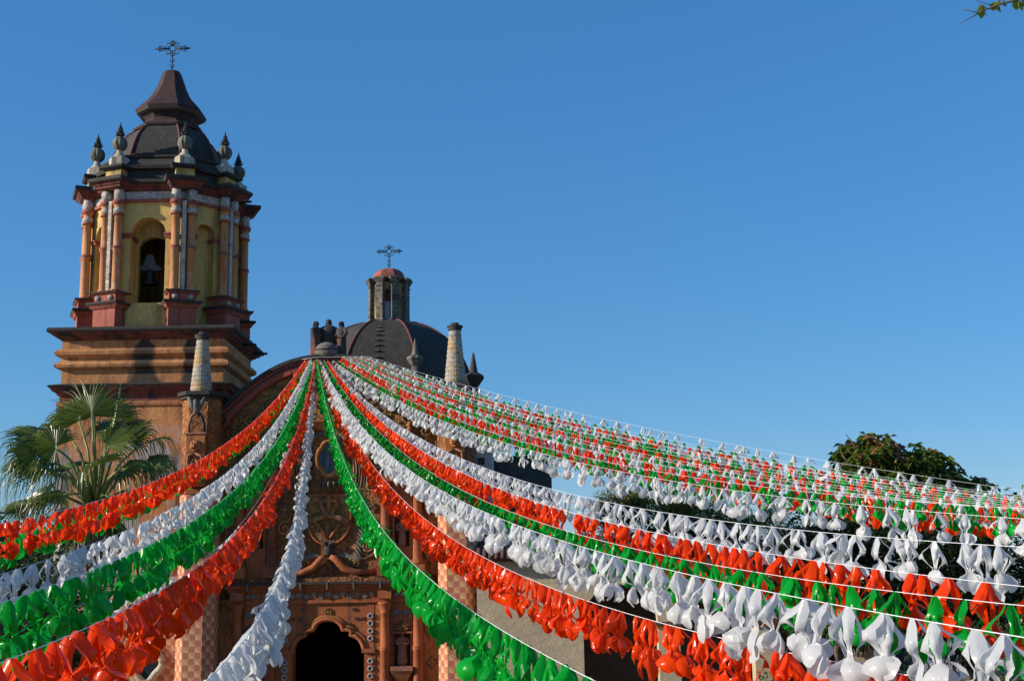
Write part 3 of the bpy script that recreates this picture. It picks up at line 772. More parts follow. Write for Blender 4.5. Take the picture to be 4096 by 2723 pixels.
for k in range(9):               # iron climbing steps up the front face
    t = 0.16 + .068 * k
    i = t * 16; i0 = int(i); fr = i - i0
    r = dprof[i0][0] * (1 - fr) + dprof[i0 + 1][0] * fr; z = dprof[i0][1] * (1 - fr) + dprof[i0 + 1][1] * fr
    MB().box(DX - .40, DX - .12, DY - r - .14, DY - r + .1, z - .025, z + .03).build('climbing_step', M['globe'], dome)
# lantern
lp = [(19.7, 1.0), (19.86, 1.02), (19.9, .92)]
MB().loft([octp(r, z) for z, r in lp]).build('lantern_base', M['soot'], dome)
def face_fn(cx, cy, r, k, step=45):
    a = math.radians(-90 + step * k)
    n = Vector((math.cos(a), math.sin(a))); t = Vector((-n.y, n.x))
    return lambda s_, dpt, z: (cx + n.x * (r - dpt) + t.x * s_, cy + n.y * (r - dpt) + t.y * s_, z)
M['pane_blue'] = simple('pale blue pane', (0.16, 0.30, 0.36), 0.3, .1)
for k in range(8):
    fn = face_fn(DX, DY, .90, k)
    hw = .90 * .4142; sw = .15 if k % 2 == 0 else .10
    poly = [(-hw, 19.9), (-sw, 19.9), (-sw, 21.45)] + arc(0, 21.45, sw, sw, 180, 0, 8)[1:-1] + [(sw, 21.45), (sw, 19.9), (hw, 19.9), (hw, 22.02), (-hw, 22.02)]
    if k % 2: poly = [(-hw, 19.9), (hw, 19.9), (hw, 22.02), (-hw, 22.02)]
    MB().prism(poly, 0, .16, fn).build('lantern_wall', M['ochre_dull'], dome)
    if k % 2 == 0:
        MB().prism([(-sw, 19.92), (sw, 19.92), (sw, 20.95), (-sw, 20.95)], .10, .12, fn).build('lantern_pane', M['pane_blue'], dome)
        MB().prism([(-sw, 20.952), (sw, 20.952), (sw, 21.6), (-sw, 21.6)], .13, .15, fn).build('lantern_louvre', M['door_dark'], dome)
        MB().tube([fn(u_, -.01, z_) for u_, z_ in [(-sw - .03, 20.0), (-sw - .03, 21.45)] + arc(0, 21.45, sw + .03, sw + .03, 180, 0, 8) + [(sw + .03, 21.45), (sw + .03, 20.0)]], .03, 6).build('lantern_moulding', M['facade_red'], dome)
    a = math.radians(-90 + 45 * k + 22.5); t_ = Vector((-math.sin(a), math.cos(a), 0)); o_ = Vector((math.cos(a), math.sin(a), 0)); cc = Vector((DX, DY, 0)) + o_ * .98
    def pr_(z, w, d_): return [tuple(cc + t_ * q * w + o_ * e * d_ + Vector((0, 0, z))) for q, e in ((-1, -1), (1, -1), (1, 1), (-1, 1))]
    MB().loft([pr_(z, w, d_) for z, w, d_ in ((19.75, .26, .22), (19.98, .25, .2), (20.0, .18, .14), (21.75, .17, .13), (21.78, .21, .17), (21.86, .22, .18), (21.88, .18, .14), (22.02, .18, .14))]).build('lantern_pilaster', M['globe'], dome)
    for q in range(7):
        z = 20.1 + .24 * q
        MB().loft([pr_(z, .186, .146), pr_(z + .16, .184, .144)]).build('pilaster_block', M['finial'] if q % 2 else M['globe'], dome)
    MB().loft([pr_(z, w, d_) for z, w, d_ in ((22.0, .20, .16), (22.06, .25, .21), (22.12, .26, .22), (22.16, .31, .27), (22.26, .32, .28), (22.32, .2, .2))]).build('cornice_break', M['globe'], dome)
MB().loft([octp(r, z) for z, r in ((22.022, .90), (22.1, 1.0), (22.2, 1.06), (22.28, 1.04), (22.3, .85))]).build('lantern_cornice', M['soot'], dome)
cp = [(.86 * math.cos(t * PI / 2 * .96) + .02, 22.3 + .66 * math.sin(t * PI / 2)) for t in [i / 8 for i in range(9)]]
MB().loft([octp(r, z) for r, z in cp]).build('lantern_cap', M['brick_red'], dome)

def iron_cross(par, x, y, z, w, h):
    """openwork iron cross: w half span of the arms, h height"""
    zc = z + h * 0.72; k = w / 0.75
    def T(name, pts, r): MB().tube([(x + a * k, y, zc + b * k) for a, b in pts], r * 1.35, 5).build(name, M['iron'], par)
    T('cross_ring', [(.13 * math.cos(2*PI*i/20), .13 * math.sin(2*PI*i/20)) for i in range(21)], .016)
    MB().tube([(x, y, z - .1), (x, y, zc - .13 * k)], .026, 6).build('cross_stem', M['iron'], par)
    for a in (0, 90, 180):
        c, s_ = math.cos(math.radians(a)), math.sin(math.radians(a)); L = .75 if a != 90 else .38
        R = lambda u, v: (u * c - v * s_, u * s_ + v * c)
        T('cross_arm', [R(.13, 0), R(L, 0)], .024)
        for q in (-1, 1):
            T('cross_curl', [R(.2, 0), R(.32 * L / .75 + .02, q * .075), R(.48 * L / .75, q * .085), R(.62 * L / .75, q * .03), R(L, 0)], .014)
            T('cross_curl', [R(.56 * L / .75, q * .06), R(.56 * L / .75 + .03, q * .13), R(.50 * L / .75, q * .13)], .012)
    for a in (45, 135, 225, 315):
        c, s_ = math.cos(math.radians(a)), math.sin(math.radians(a)); R = lambda u, v: (u * c - v * s_, u * s_ + v * c)
        T('cross_ray', [R(.13, -.06), R(.26, -.07), R(.37, 0), R(.26, .07), R(.13, .06)], .014)
    hh = (zc - .13 * k - z) / k
    for q in (-1, 1):
        for f in (.25, .55, .8):
            T('cross_curl', [(0, -.13 - hh * f), (q * .07, -.13 - hh * f + .05), (q * .10, -.13 - hh * f + .14), (q * .05, -.13 - hh * f + .12)], .013)
iron_cross(dome, -6.70, 70, 22.93, .74, 1.42)

# ================================================================== BELL TOWER
TX, TY = -14.05, 51.8
OA, OB = 1.35, 2.72             # half front side, apothem of the chamfered octagon
tower = thing('bell_tower', 'ochre and orange baroque bell tower with black cupola and iron cross', 'tower', (TX, TY, 0))
BX0, BX1, BY0, BY1 = -17.12, -10.92, 48.8, 53.9
MB().loft([rect(BX0, BX1, BY0, BY1, z, o) for z, o in ((0, 0), (6.4, 0), (12.55, 0))]).build('shaft_wall', M['orange'], tower)
mbk = MB()                       # painted checks low on the front
for (x0, x1, y, z0, z1) in ((BX0 + .02, BX1 - .02, BY0 - .006, 0, 5.6),):
    mbk.add([(x0, y, z0), (x1, y, z0), (x1, y, z1), (x0, y, z1)], [(0, 1, 2, 3)]); mbk.uv[0] = [(x0, z0), (x1, z0), (x1, z1), (x0, z1)]
mbk.build('checked_dado', M['checks'], tower)
def trect(prof, name, mat): return rect_loft(BX0, BX1, BY0, BY1, prof).build(name, mat, tower)
trect([(12.55, 0), (12.60, .07), (12.72, .09), (12.76, 0)], 'string_course', M['orange'])
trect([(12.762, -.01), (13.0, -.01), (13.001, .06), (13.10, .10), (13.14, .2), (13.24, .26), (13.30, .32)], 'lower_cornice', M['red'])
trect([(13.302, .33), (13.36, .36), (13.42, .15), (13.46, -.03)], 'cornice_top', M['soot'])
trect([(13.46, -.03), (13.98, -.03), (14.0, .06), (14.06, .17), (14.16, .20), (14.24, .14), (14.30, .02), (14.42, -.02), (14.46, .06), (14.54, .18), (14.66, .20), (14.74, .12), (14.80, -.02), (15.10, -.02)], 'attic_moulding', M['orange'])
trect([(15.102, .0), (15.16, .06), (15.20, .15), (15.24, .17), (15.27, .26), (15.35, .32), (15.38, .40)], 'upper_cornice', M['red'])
trect([(15.382, .42), (15.44, .45), (15.55, .42), (15.57, .1)], 'platform', M['soot'])
# arched recess framing on the shaft front and the oval window below
ap = [(-15.2, 6.3), (-12.6, 6.3), (-12.6, 9.6)] + arc(-13.9, 9.6, 1.3, 1.3, 0, 180, 20)[1:]
MB().prism([(x, z) for x, z in ap], BY0 - .05, BY0 - .002).build('arched_panel', M['orange'], tower)
ov = [(-13.48 + (.42 + .05 * math.cos(8*PI*i/40)) * math.cos(2*PI*i/40), 3.15 + (.52 + .05 * math.cos(8*PI*i/40)) * math.sin(2*PI*i/40)) for i in range(40)]
MB().prism(ov, BY0 - .03, BY0 - .01).build('oval_window', M['glass'], tower)
MB().tube([(-13.48 + (x + 13.48) * 1.25, BY0 - .04, 3.15 + (z - 3.15) * 1.2) for x, z in ov + ov[:1]], .13, 8).build('oval_frame', M['whiteblock'], tower)
for (x, y, z, dx) in ((BX1 + .3, 50.6, 15.2, 1), (BX1 + .3, 52.9, 15.25, 1)):
    MB().tube([(x, y, z), (x + .55, y, z - .03)], .05, 6).build('water_spout', M['iron'], tower)

# belfry
def vtx(k, a=OA, b=OB):
    return [(-a, -b), (a, -b), (b, -a), (b, a), (a, b), (-a, b), (-b, a), (-b, -a)][k % 8]
def oring(z, off=0.0, a=OA, b=OB):
    k = off * 0.4142
    return [(TX + p[0], TY + p[1], z) for p in [(-a-k, -b-off), (a+k, -b-off), (b+off, -a-k), (b+off, a+k), (a+k, b+off), (-a-k, b+off), (-b-off, a+k), (-b-off, -a-k)]]
Z0, ZS, ZC = 15.56, 20.60, 21.05
for k in range(8):
    p, q = Vector(vtx(k)), Vector(vtx(k + 1))
    mid = (p + q) / 2; t = (q - p).normalized(); n = Vector((t.y, -t.x))
    w = (q - p).length / 2
    def fn(s_, d_, z, mid=mid, t=t, n=n): return (TX + mid.x + t.x * s_ - n.x * d_, TY + mid.y + t.y * s_ - n.y * d_, z)
    front = (k == 0)
    if front: hw, sill, spr, dep = .68, 16.60, 19.32, .85
    elif k % 2 == 0: hw, sill, spr, dep = .68, 16.6, 19.32, .5
    else: hw, sill, spr, dep = .42, 15.75, 19.45, .5
    mb = MB().prism([(-w, Z0), (w, Z0), (w, sill), (-w, sill)], 0, dep, fn)
    mb.prism([(-w, sill), (-hw, sill), (-hw, spr)] + arc(0, spr, hw, hw, 180, 0, 16)[1:-1] + [(hw, spr), (hw, sill), (w, sill), (w, ZS), (-w, ZS)], 0, dep, fn)
    if not front: mb.prism([(-hw - .1, sill - .1), (hw + .1, sill - .1), (hw + .1, spr + hw + .1), (-hw - .1, spr + hw + .1)], dep - .12, dep + .05, fn)
    mb.build('belfry_wall', M['yellow_wall'] if front else M['yellow'], tower)
    if front:
        inn = MB()               # narrower inner arch, further in
        inn.prism([(-1.3, Z0), (-.60, Z0), (-.60, 18.95)] + arc(0, 18.95, .60, .5, 180, 0, 12)[1:-1] + [(.60, 18.95), (.60, Z0), (1.3, Z0), (1.3, ZS), (-1.3, ZS)], .86, 1.15, fn)
        inn.build('inner_arch', M['yellow'], tower)
    for s in (-1, 1):            # impost mouldings
        x0, x1 = sorted((s * (hw - .06), s * (w - .28)))
        if x1 - x0 > .05:
            im = MB().prism([(x0, 19.18), (x1, 19.18), (x1, 19.30), (x0, 19.30)], -.07, -.001, fn)
            im.prism([(x0 - (.0 if s > 0 else .0), 19.30), (x1, 19.30), (x1, 19.36), (x0, 19.36)], -.11, -.001, fn)
            im.build('impost', M['brick_red'], tower)
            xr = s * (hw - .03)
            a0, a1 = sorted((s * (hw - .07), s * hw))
            MB().prism([(a0, 19.2), (a1, 19.2), (a1, 19.34), (a0, 19.34)], 0.001, dep * .98, fn).build('impost', M['brick_red'], tower)
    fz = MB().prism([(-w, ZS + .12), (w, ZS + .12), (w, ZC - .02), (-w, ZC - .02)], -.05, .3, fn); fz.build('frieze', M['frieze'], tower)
    ar = MB().prism([(-w, ZS + .002), (w, ZS + .002), (w, ZS + .118), (-w, ZS + .118)], -.11, .3, fn); ar.build('architrave', M['brick_red'], tower)
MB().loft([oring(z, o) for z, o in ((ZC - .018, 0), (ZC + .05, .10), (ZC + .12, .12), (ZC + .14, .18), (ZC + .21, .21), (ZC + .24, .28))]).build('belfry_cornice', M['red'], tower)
MB().loft([oring(z, o) for z, o in ((ZC + .242, .30), (ZC + .28, .35), (ZC + .40, .35), (ZC + .44, .1))]).build('cornice_top', M['soot'], tower)
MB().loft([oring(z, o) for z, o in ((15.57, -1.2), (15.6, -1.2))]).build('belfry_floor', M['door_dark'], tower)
MB().loft([oring(z, o) for z, o in ((ZC + .42, -.05), (21.95, -.08), (21.96, .12), (22.08, .16), (22.12, .05), (22.5, -.28), (22.52, -.2), (22.62, -.2), (22.66, -.5))]).build('attic', M['soot'], tower)

def pier_ring(c, d, hw, hd, z, off):
    t = Vector((-d.y, d.x)); hw += off; hd += off
    return [(c.x + t.x * a + d.x * b, c.y + t.y * a + d.y * b, z) for a, b in ((-hw, hd), (hw, hd), (hw, -hd), (-hw, -hd))][::-1]
for k in range(8):
    v = Vector(vtx(k)); d = v.normalized()
    # bisector of the two adjoining faces
    aa = [(-22.5 - 90 + 45 * k)][0]
    d = Vector((math.cos(math.radians(-112.5 + 45 * k)), math.sin(math.radians(-112.5 + 45 * k))))
    t = Vector((-d.y, d.x)); c = Vector((TX, TY)) + v + d * .04
    def pl(prof, name, mat, hw=.52, hd=.34): return MB().loft([pier_ring(c, d, hw, hd, z, o) for z, o in prof]).build(name, mat, tower)
    pl(((15.56, .0), (16.30, .0), (16.32, .05), (16.42, .12), (16.46, .17)), 'pedestal', M['brick_red'])
    pl(((16.462, .17), (16.50, .20), (16.57, .20), (16.60, .02)), 'pedestal_cap', M['soot'])
    pl(((16.60, .0), (16.86, .0), (16.90, .08), (16.94, .12)), 'pedestal', M['brick_red'], .50, .32)
    pl(((16.942, .14), (16.99, .14), (17.02, .0)), 'pedestal_cap', M['soot'], .50, .32)
    pl(((17.02, 0), (ZS, 0)), 'beaded_strip', M['zigzag'], .075, .22)
    for s in (-1, 1):
        q = c + t * (s * .30) + d * .08
        if k in (0, 1, 2):       # the white roses on the pedestal fronts
            qq = q + d * .27
            MB().ball((qq.x, qq.y, 16.74), .11, 10, 6, (1, .6, 1)).build('pedestal_rose', M['rosette'], tower)
        r = .168
        prof = [(r*1.3, 0), (r*1.3, .06), (r*1.05, .10), (r, .16), (r*.98, 1.62), (r*1.2, 1.64), (r*1.2, 1.68), (r, 1.70), (r*1.2, 1.72), (r*1.2, 1.75), (r*.98, 1.77),
                (r*.92, 3.0), (r*1.2, 3.02), (r*1.25, 3.08), (r*.95, 3.1), (r*1.12, 3.28), (r*.95, 3.32), (r*1.3, 3.42), (r*1.45, 3.48), (r*1.45, 3.58), (r, 3.6)]
        cob = MB().lathe(prof, 20, (q.x, q.y, 17.02), lobes=10, lamp=.07).build('column', M['orange_col'], tower)
        for z0, z1, mm, rr in ((18.66, 18.80, 'brick_red', 1.24), (20.02, 20.10, 'brick_red', 1.3), (20.12, 20.32, 'zigzag', 1.2), (20.44, 20.62, 'brick_red', 1.5)):
            MB().lathe([(r*rr*.9, 0), (r*rr, (z1-z0)*.3), (r*rr, (z1-z0)*.7), (r*rr*.9, z1-z0)], 14, (q.x, q.y, z0)).build('column_band', M[mm], cob)
        MB().lathe([(r*1.15, 0), (r*1.15, ZC - 20.63)], 12, (q.x, q.y, 20.62)).build('column_neck', M['frieze'], cob)
    pl(((ZC, .0), (ZC + .06, .10), (ZC + .12, .11), (ZC + .16, .17), (ZC + .23, .21), (ZC + .26, .28)), 'cornice_break', M['red'], .46, .30)
    pl(((ZC + .262, .30), (ZC + .30, .34), (ZC + .43, .34), (ZC + .47, .1)), 'cornice_top', M['soot'], .46, .30)
    c = Vector((TX, TY)) + v - d * .16
    pl(((ZC + .45, 0), (21.92, 0)), 'finial_block', M['yellow'], .36, .32)
    pl(((21.922, .12), (21.98, .2), (22.06, .2), (22.12, .02)), 'block_cap', M['soot'], .36, .32)
    MB().lathe([(.40, 0), (.40, .30), (.36, .34)], 6, (c.x, c.y, 22.12), sm=False, rot=.3 * k).build('finial_base', M['whiteblock'], tower)
    f = MB().lathe([(.30, 0), (.24, .06), (.14, .2), (.11, .28), (.13, .31)], 12, (c.x, c.y, 22.46)).build('finial_stem', M['whiteblock'], tower)
    f = MB().lathe([(.10, 0), (.22, .08), (.30, .22), (.31, .32), (.26, .46), (.15, .56), (.09, .60)], 40, (c.x, c.y, 22.76), lobes=10, lamp=.16).build('finial_gourd', M['finial'], tower)
    fl = MB().lathe([(.07, 0), (.08, .10), (.05, .12)], 8, (c.x, c.y, 23.36))
    for lev in range(4):
        R_ = (.20, .15, .10, .06)[lev]; zz = 23.44 + .10 * lev; n = 6
        for j in range(n):
            a = 2 * PI * j / n + lev * .5
            fl.tube([(c.x, c.y, zz - .05), (c.x + R_ * .7 * math.cos(a), c.y + R_ * .7 * math.sin(a), zz - .03), (c.x + R_ * math.cos(a), c.y + R_ * math.sin(a), zz + .04)], [.05, .045, .012], 5)
    fl.lathe([(.06, 0), (.05, .3), (.035, .42), (.01, .54)], 8, (c.x, c.y, 23.42))
    fl.build('finial_bud', M['soot'], tower)
# cupola
def tring(r, z): return octp(r, z, TX, TY, .47)
cprof = [(2.10, 22.62), (2.10, 22.75), (2.02, 23.05), (1.90, 23.42), (1.76, 23.74), (1.55, 24.06), (1.28, 24.30), (1.24, 24.32)]
MB().loft([tring(r, z) for r, z in cprof]).build('cupola', M['domeblack'], tower)
for k in range(8):
    MB().tube([tring(r + .01, z)[k] for r, z in cprof[1:]], .05, 6).build('rib', M['rib'], tower)
MB().loft([tring(r, z) for r, z in ((2.13, 22.66), (2.15, 22.72), (2.13, 22.82))]).build('cupola_foot', M['maroon'], tower)
MB().loft([tring(r, z) for r, z in ((1.36, 24.30), (1.38, 24.38), (1.30, 24.46), (1.02, 24.62), (.92, 24.80), (.98, 24.92), (1.12, 25.04))]).build('spire_neck', M['maroon'], tower)
MB().loft([tring(r, z) for r, z in ((1.12, 25.042), (1.28, 25.07), (1.28, 25.10))]).build('spire_drip', M['greyrelief'], tower)
MB().loft([tring(r, z) for r, z in ((1.30, 25.102), (1.33, 25.22), (.96, 25.66), (.88, 25.74), (.70, 26.05), (.56, 26.36), (.45, 26.70), (.35, 27.0), (.30, 27.07), (.12, 27.10))]).build('spire_roof', M['maroon'], tower)
iron_cross(tower, TX - .03, TY, 27.1, .74, 1.45)
for (x, y, z, ax) in ((TX + OB + .2, TY - .2, 21.30, 1), (TX - OB - .2, TY - 1.0, 21.2, -1)):
    MB().tube([(x, y, z), (x + ax * .55, y, z + .03)], .05, 6).build('water_spout', M['iron'], tower)

# bell with stepped yoke
bellc = Vector((TX - .26, TY - OB + 1.35, 17.62))
bell = thing('bell', 'dark bronze bell hanging in the front belfry arch below a stepped pale yoke', 'bell', bellc)
MB().lathe([(.02, .62), (.14, .60), (.19, .54), (.20, .44), (.22, .26), (.27, .12), (.33, .02), (.33, 0), (.30, 0), (.24, .1), (.1, .5)], 20, bellc).build('bell_shell', M['bronze'], bell)
yk = MB()
for (hw, z0, z1) in ((.46, .56, .66), (.38, .662, .76), (.24, .762, .92), (.18, .922, 1.10), (.12, 1.102, 1.2)):
    yk.box(bellc.x - hw, bellc.x + hw, bellc.y - .12, bellc.y + .12, bellc.z + z0, bellc.z + z1)
yk.build('yoke', M['yoke'], bell)
MB().tube([bellc + Vector((-.98, 0, .66)), bellc + Vector((-.5, 0, .66))], .03, 6).build('axle', M['iron'], bell)
MB().tube([bellc + Vector((.5, 0, .66)), bellc + Vector((.9, 0, .66))], .03, 6).build('axle', M['iron'], bell)
MB().tube([bellc + Vector((0, 0, .5)), bellc + Vector((0, 0, .02))], [.02, .05], 6).build('clapper', M['iron'], bell)

# ================================================================== STATUES
def figure(name, label, base, h, face, mat, lean=0.0, hood=False, arms='fold', robe=1.0, parent=None):
    """robed standing figure as one mesh; face = angle the front looks to (0 = towards the camera)"""
    mb = MB(); b = Vector(base)
    ca, sa = math.cos(face), math.sin(face)
    def W(x, y, z): return (b.x + (x * ca - y * sa) * h + lean * z * h, b.y + (x * sa + y * ca) * h, b.z + z * h)
    prof = [(.00, .15, .12, 0), (.10, .165, .13, 0), (.30, .15, .125, .005), (.48, .14, .12, .01), (.60, .145, .115, 0), (.72, .165, .11, 0), (.79, .165, .095, 0), (.825, .11, .075, 0), (.845, .055, .055, 0), (.875, .045, .048, -.005)]
    rings = []
    for (z, rx, ry, oy) in prof:
        ring = []
        for j in range(28):
            a = 2 * PI * j / 28
            fold = 1 + (.10 * (1 - z) * math.sin(7 * a + 3 * z) + .05 * (1 - z) * math.sin(12 * a)) * (1 if z < .7 else .2)
            ring.append(W(rx * robe * fold * math.cos(a), ry * robe * fold * math.sin(a) + oy, z))
        rings.append(ring)
    mb.loft(rings, sm=True)
    hc = W(0, -.015, .935)
    rg = []
    for (z, rx, ry) in ((.862, .035, .04), (.885, .055, .06), (.92, .064, .072), (.95, .066, .075), (.98, .055, .062), (.998, .02, .025)):
        rg.append([W(rx * math.cos(2*PI*j/16), ry * math.sin(2*PI*j/16) - .012, z) for j in range(16)])
    mb.loft(rg, sm=True)
    mb.tube([W(0, -.082, .945), W(0, -.10, .925), W(0, -.082, .915)], [.008 * h, .014 * h, .008 * h], 6)     # nose
    mb.tube([W(-.02, -.075, .895), W(0, -.08, .893), W(.02, -.075, .895)], .006 * h, 5)                       # mouth
    for q in (-1, 1): mb.ball(W(q * .026, -.072, .942), .009 * h, 6, 5)                                       # eyes
    # hair falling to the shoulders, or a hood
    rg = []
    for (z, rx, ry, oy) in ((.80, .075, .05, .05), (.86, .078, .06, .035), (.92, .08, .068, .022), (.96, .078, .072, .012), (.99, .06, .062, .004), (1.01, .02, .02, 0)):
        rg.append([W(rx * math.cos(PI * j / 14 * 1.0), ry * abs(math.sin(PI * j / 14)) + oy - .01, z) for j in range(15)] )
    mb.loft(rg, sm=True, closed=False)
    for q in (-1, 1):
        if arms == 'fold': p = [W(q * .155, 0, .77), W(q * .19, -.03, .66), W(q * .16, -.11, .56), W(q * .04, -.15, .60)]
        elif arms == 'cross': p = [W(q * .155, 0, .77), W(q * .185, -.04, .66), W(q * .10, -.13, .62), W(-q * .02, -.14, .70)]
        else: p = [W(q * .155, 0, .77), W(q * .22, -.02, .66), W(q * .22, -.10, .54), W(q * .17, -.18, .52)]
        mb.tube(p, [.06 * h, .058 * h, .05 * h, .028 * h], 8)
        for fi in range(4):
            a_ = Vector(p[-1]); dd = (Vector(p[-1]) - Vector(p[-2])).normalized()
            sd = Vector((0, 0, 1)) * (fi - 1.5) * .012 * h
            mb.tube([a_ + sd, a_ + sd + dd * .05 * h * (1, 1.15, 1.1, .9)[fi]], [.008 * h, .005 * h], 5)
    for q in (-1, 1): mb.ball(W(q * .05, -.13, .02), .03 * h, 8, 6, (1, 1.6, .7))
    if parent is None:
        o = mb.build(name, mat); tag(o, label, 'statue')
    else:
        o = mb.build(name, mat, parent)
    return o
SB = Vector((CX - .11, FY + .25, 14.16))
trin = thing('stone_statue_group', 'three blackened robed stone figures around a globe on the gable top', 'statue', SB)
MB().box(SB.x - .75, SB.x + .8, SB.y - .3, SB.y + .4, 13.9, 14.2).build('plinth', M['soot'], trin)
figure('robed_figure', '', SB + Vector((-.44, .0, .02)), 1.40, math.radians(62), M['statue'], lean=-.03, arms='fold', robe=1.2, parent=trin)
figure('robed_figure', '', SB + Vector((-.02, .14, .04)), 1.47, 0, M['statue_dark'], arms='open', robe=1.25, parent=trin)
figure('robed_figure', '', SB + Vector((.46, .0, .02)), 1.38, math.radians(-40), M['statue'], lean=.01, arms='open', robe=1.05, parent=trin)
gl = MB().ball(SB + Vector((-.02, -.26, .22)), .45, 24, 14, (1, .75, .78)); gl.build('globe', M['globe'], trin)
MB().tube([SB + Vector((-.02 - .455 * math.cos(PI*i/12), -.265 - .345 * math.sin(PI*i/12), .26)) for i in range(13)], .025, 6).build('globe_band', M['statue_dark'], trin)
for s, nm in ((-1, 'left of the doorway'), (1, 'right of the doorway')):
    figure('saint_statue', 'small worn terracotta friar statue in the lower niche ' + nm, (CX + s * 2.66, FY + .12, 2.95), 1.2, 0, M['saint'], arms='cross' if s > 0 else 'fold', robe=.95)
    figure('saint_statue', 'small terracotta saint in the upper niche ' + nm, (CX + s * 2.66, FY + .12, 7.15), 1.05, 0, M['saint'], arms='fold', robe=.9)

# ================================================================== CONVENT WITH ARCADE
VY = 46.4
conv = thing('convent_building', 'cream arcaded convent with brown tile eave beside the church', 'building', (4, VY, 0))
VX0, VX1 = -1.38, 12.3
archs = [(3.60, 1.30), (6.92, 1.28), (10.2, 1.28)]
out = [(VX0, 0)]
for c, r in archs: out += [(c - r, 0), (c - r, 4.36)] + arc(c, 4.36, r, r, 180, 0, 20)[1:-1] + [(c + r, 4.36), (c + r, 0)]
out += [(VX1, 0), (VX1, 6.50), (VX0, 6.50)]
MB().prism(out, VY, VY + .7).build('arcade_wall', M['cream'], conv)
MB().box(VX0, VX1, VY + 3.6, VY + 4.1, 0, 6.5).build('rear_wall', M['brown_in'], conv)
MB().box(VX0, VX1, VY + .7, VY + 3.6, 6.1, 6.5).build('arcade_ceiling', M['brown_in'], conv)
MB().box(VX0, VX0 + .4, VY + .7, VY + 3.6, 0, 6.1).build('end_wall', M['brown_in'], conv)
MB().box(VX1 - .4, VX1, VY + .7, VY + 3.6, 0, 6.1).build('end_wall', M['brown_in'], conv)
MB().box(VX0, VX1 + .2, VY - .40, VY + .7, 6.502, 6.62).build('eave_board', M['eave'], conv)
for k in range(65):
    x = VX0 + .1 + k * .21
    MB().tube([(x, VY - .55, 6.66), (x, VY + .4, 6.94)], .10, 6).build('roof_tile', M['eave'], conv)
MB().add([(VX0, VY - .45, 6.63), (VX1 + .2, VY - .45, 6.63), (VX1 + .2, VY + 2.2, 7.2), (VX0, VY + 2.2, 7.2)], [(0, 1, 2, 3)]).build('roof', M['eave'], conv)
for c in (5.27, 8.56):
    MB().box(c - .42, c + .42, VY - .08, VY + .78, 4.13, 4.24).build('pier_impost', M['facade_red'], conv)
    MB().box(c - .47, c + .47, VY - .12, VY + .82, 4.242, 4.36).build('pier_impost', M['eave'], conv)
MB().box(-.83, .75, VY + 1.9, VY + 2.3, 6.9, 7.75).build('upper_wall', M['greywall'], conv)
MB().box(-1.34, -1.0, VY + 1.70, VY + 1.895, 6.98, 7.3).build('window_frame', M['iron'], conv)
MB().box(-1.29, -1.05, VY + 1.685, VY + 1.70, 7.02, 7.26).build('window_pane', M['glass'], conv)
MB().box(.66, 1.12, VY - .02, VY + .02, 2.02, 2.75).build('window_pane', M['glass'], conv)
MB().box(.60, 1.18, VY - .05, VY - .021, 2.75, 2.83).build('window_lintel', M['eave'], conv)

# ================================================================== TREES
def limb(mb, p0, p1, r0, r1, wob=.15, n=6):
    p0, p1 = Vector(p0), Vector(p1); pts = []
    for i in range(n + 1):
        t = i / n; p = p0.lerp(p1, t)
        if 0 < i < n: p += Vector((random.uniform(-1, 1), random.uniform(-1, 1), random.uniform(-.5, .5))) * wob
        pts.append(p)
    mb.tube(pts, [r0 + (r1 - r0) * i / n for i in range(n + 1)], 7)
    return pts
def leaf(mb, p, d, l, w, droop=0.0):
    d = d.normalized(); s = d.cross(Vector((0, 0, 1)))
    if s.length < .01: s = Vector((1, 0, 0))
    s.normalize(); s = (s + Vector((random.uniform(-.4, .4), random.uniform(-.4, .4), random.uniform(-.5, .5)))).normalized()
    mid = p + d * l * .5; tip = p + d * l + Vector((0, 0, -droop * l))
    mb.add([p, mid + s * w, tip, mid - s * w], [(0, 1, 2), (0, 2, 3)], True)
def ell_pts(c, r, n, shell=.72):
    out = []
    while len(out) < n:
        v = Vector((random.gauss(0, 1), random.gauss(0, 1), random.gauss(0, 1))).normalized()
        k = random.uniform(shell, 1.0)
        nn = .80 + .55 * noise.noise(v * 2.4 + Vector(c))
        out.append((Vector(c) + Vector((v.x * r[0], v.y * r[1], v.z * r[2])) * k * nn, v))
    return out
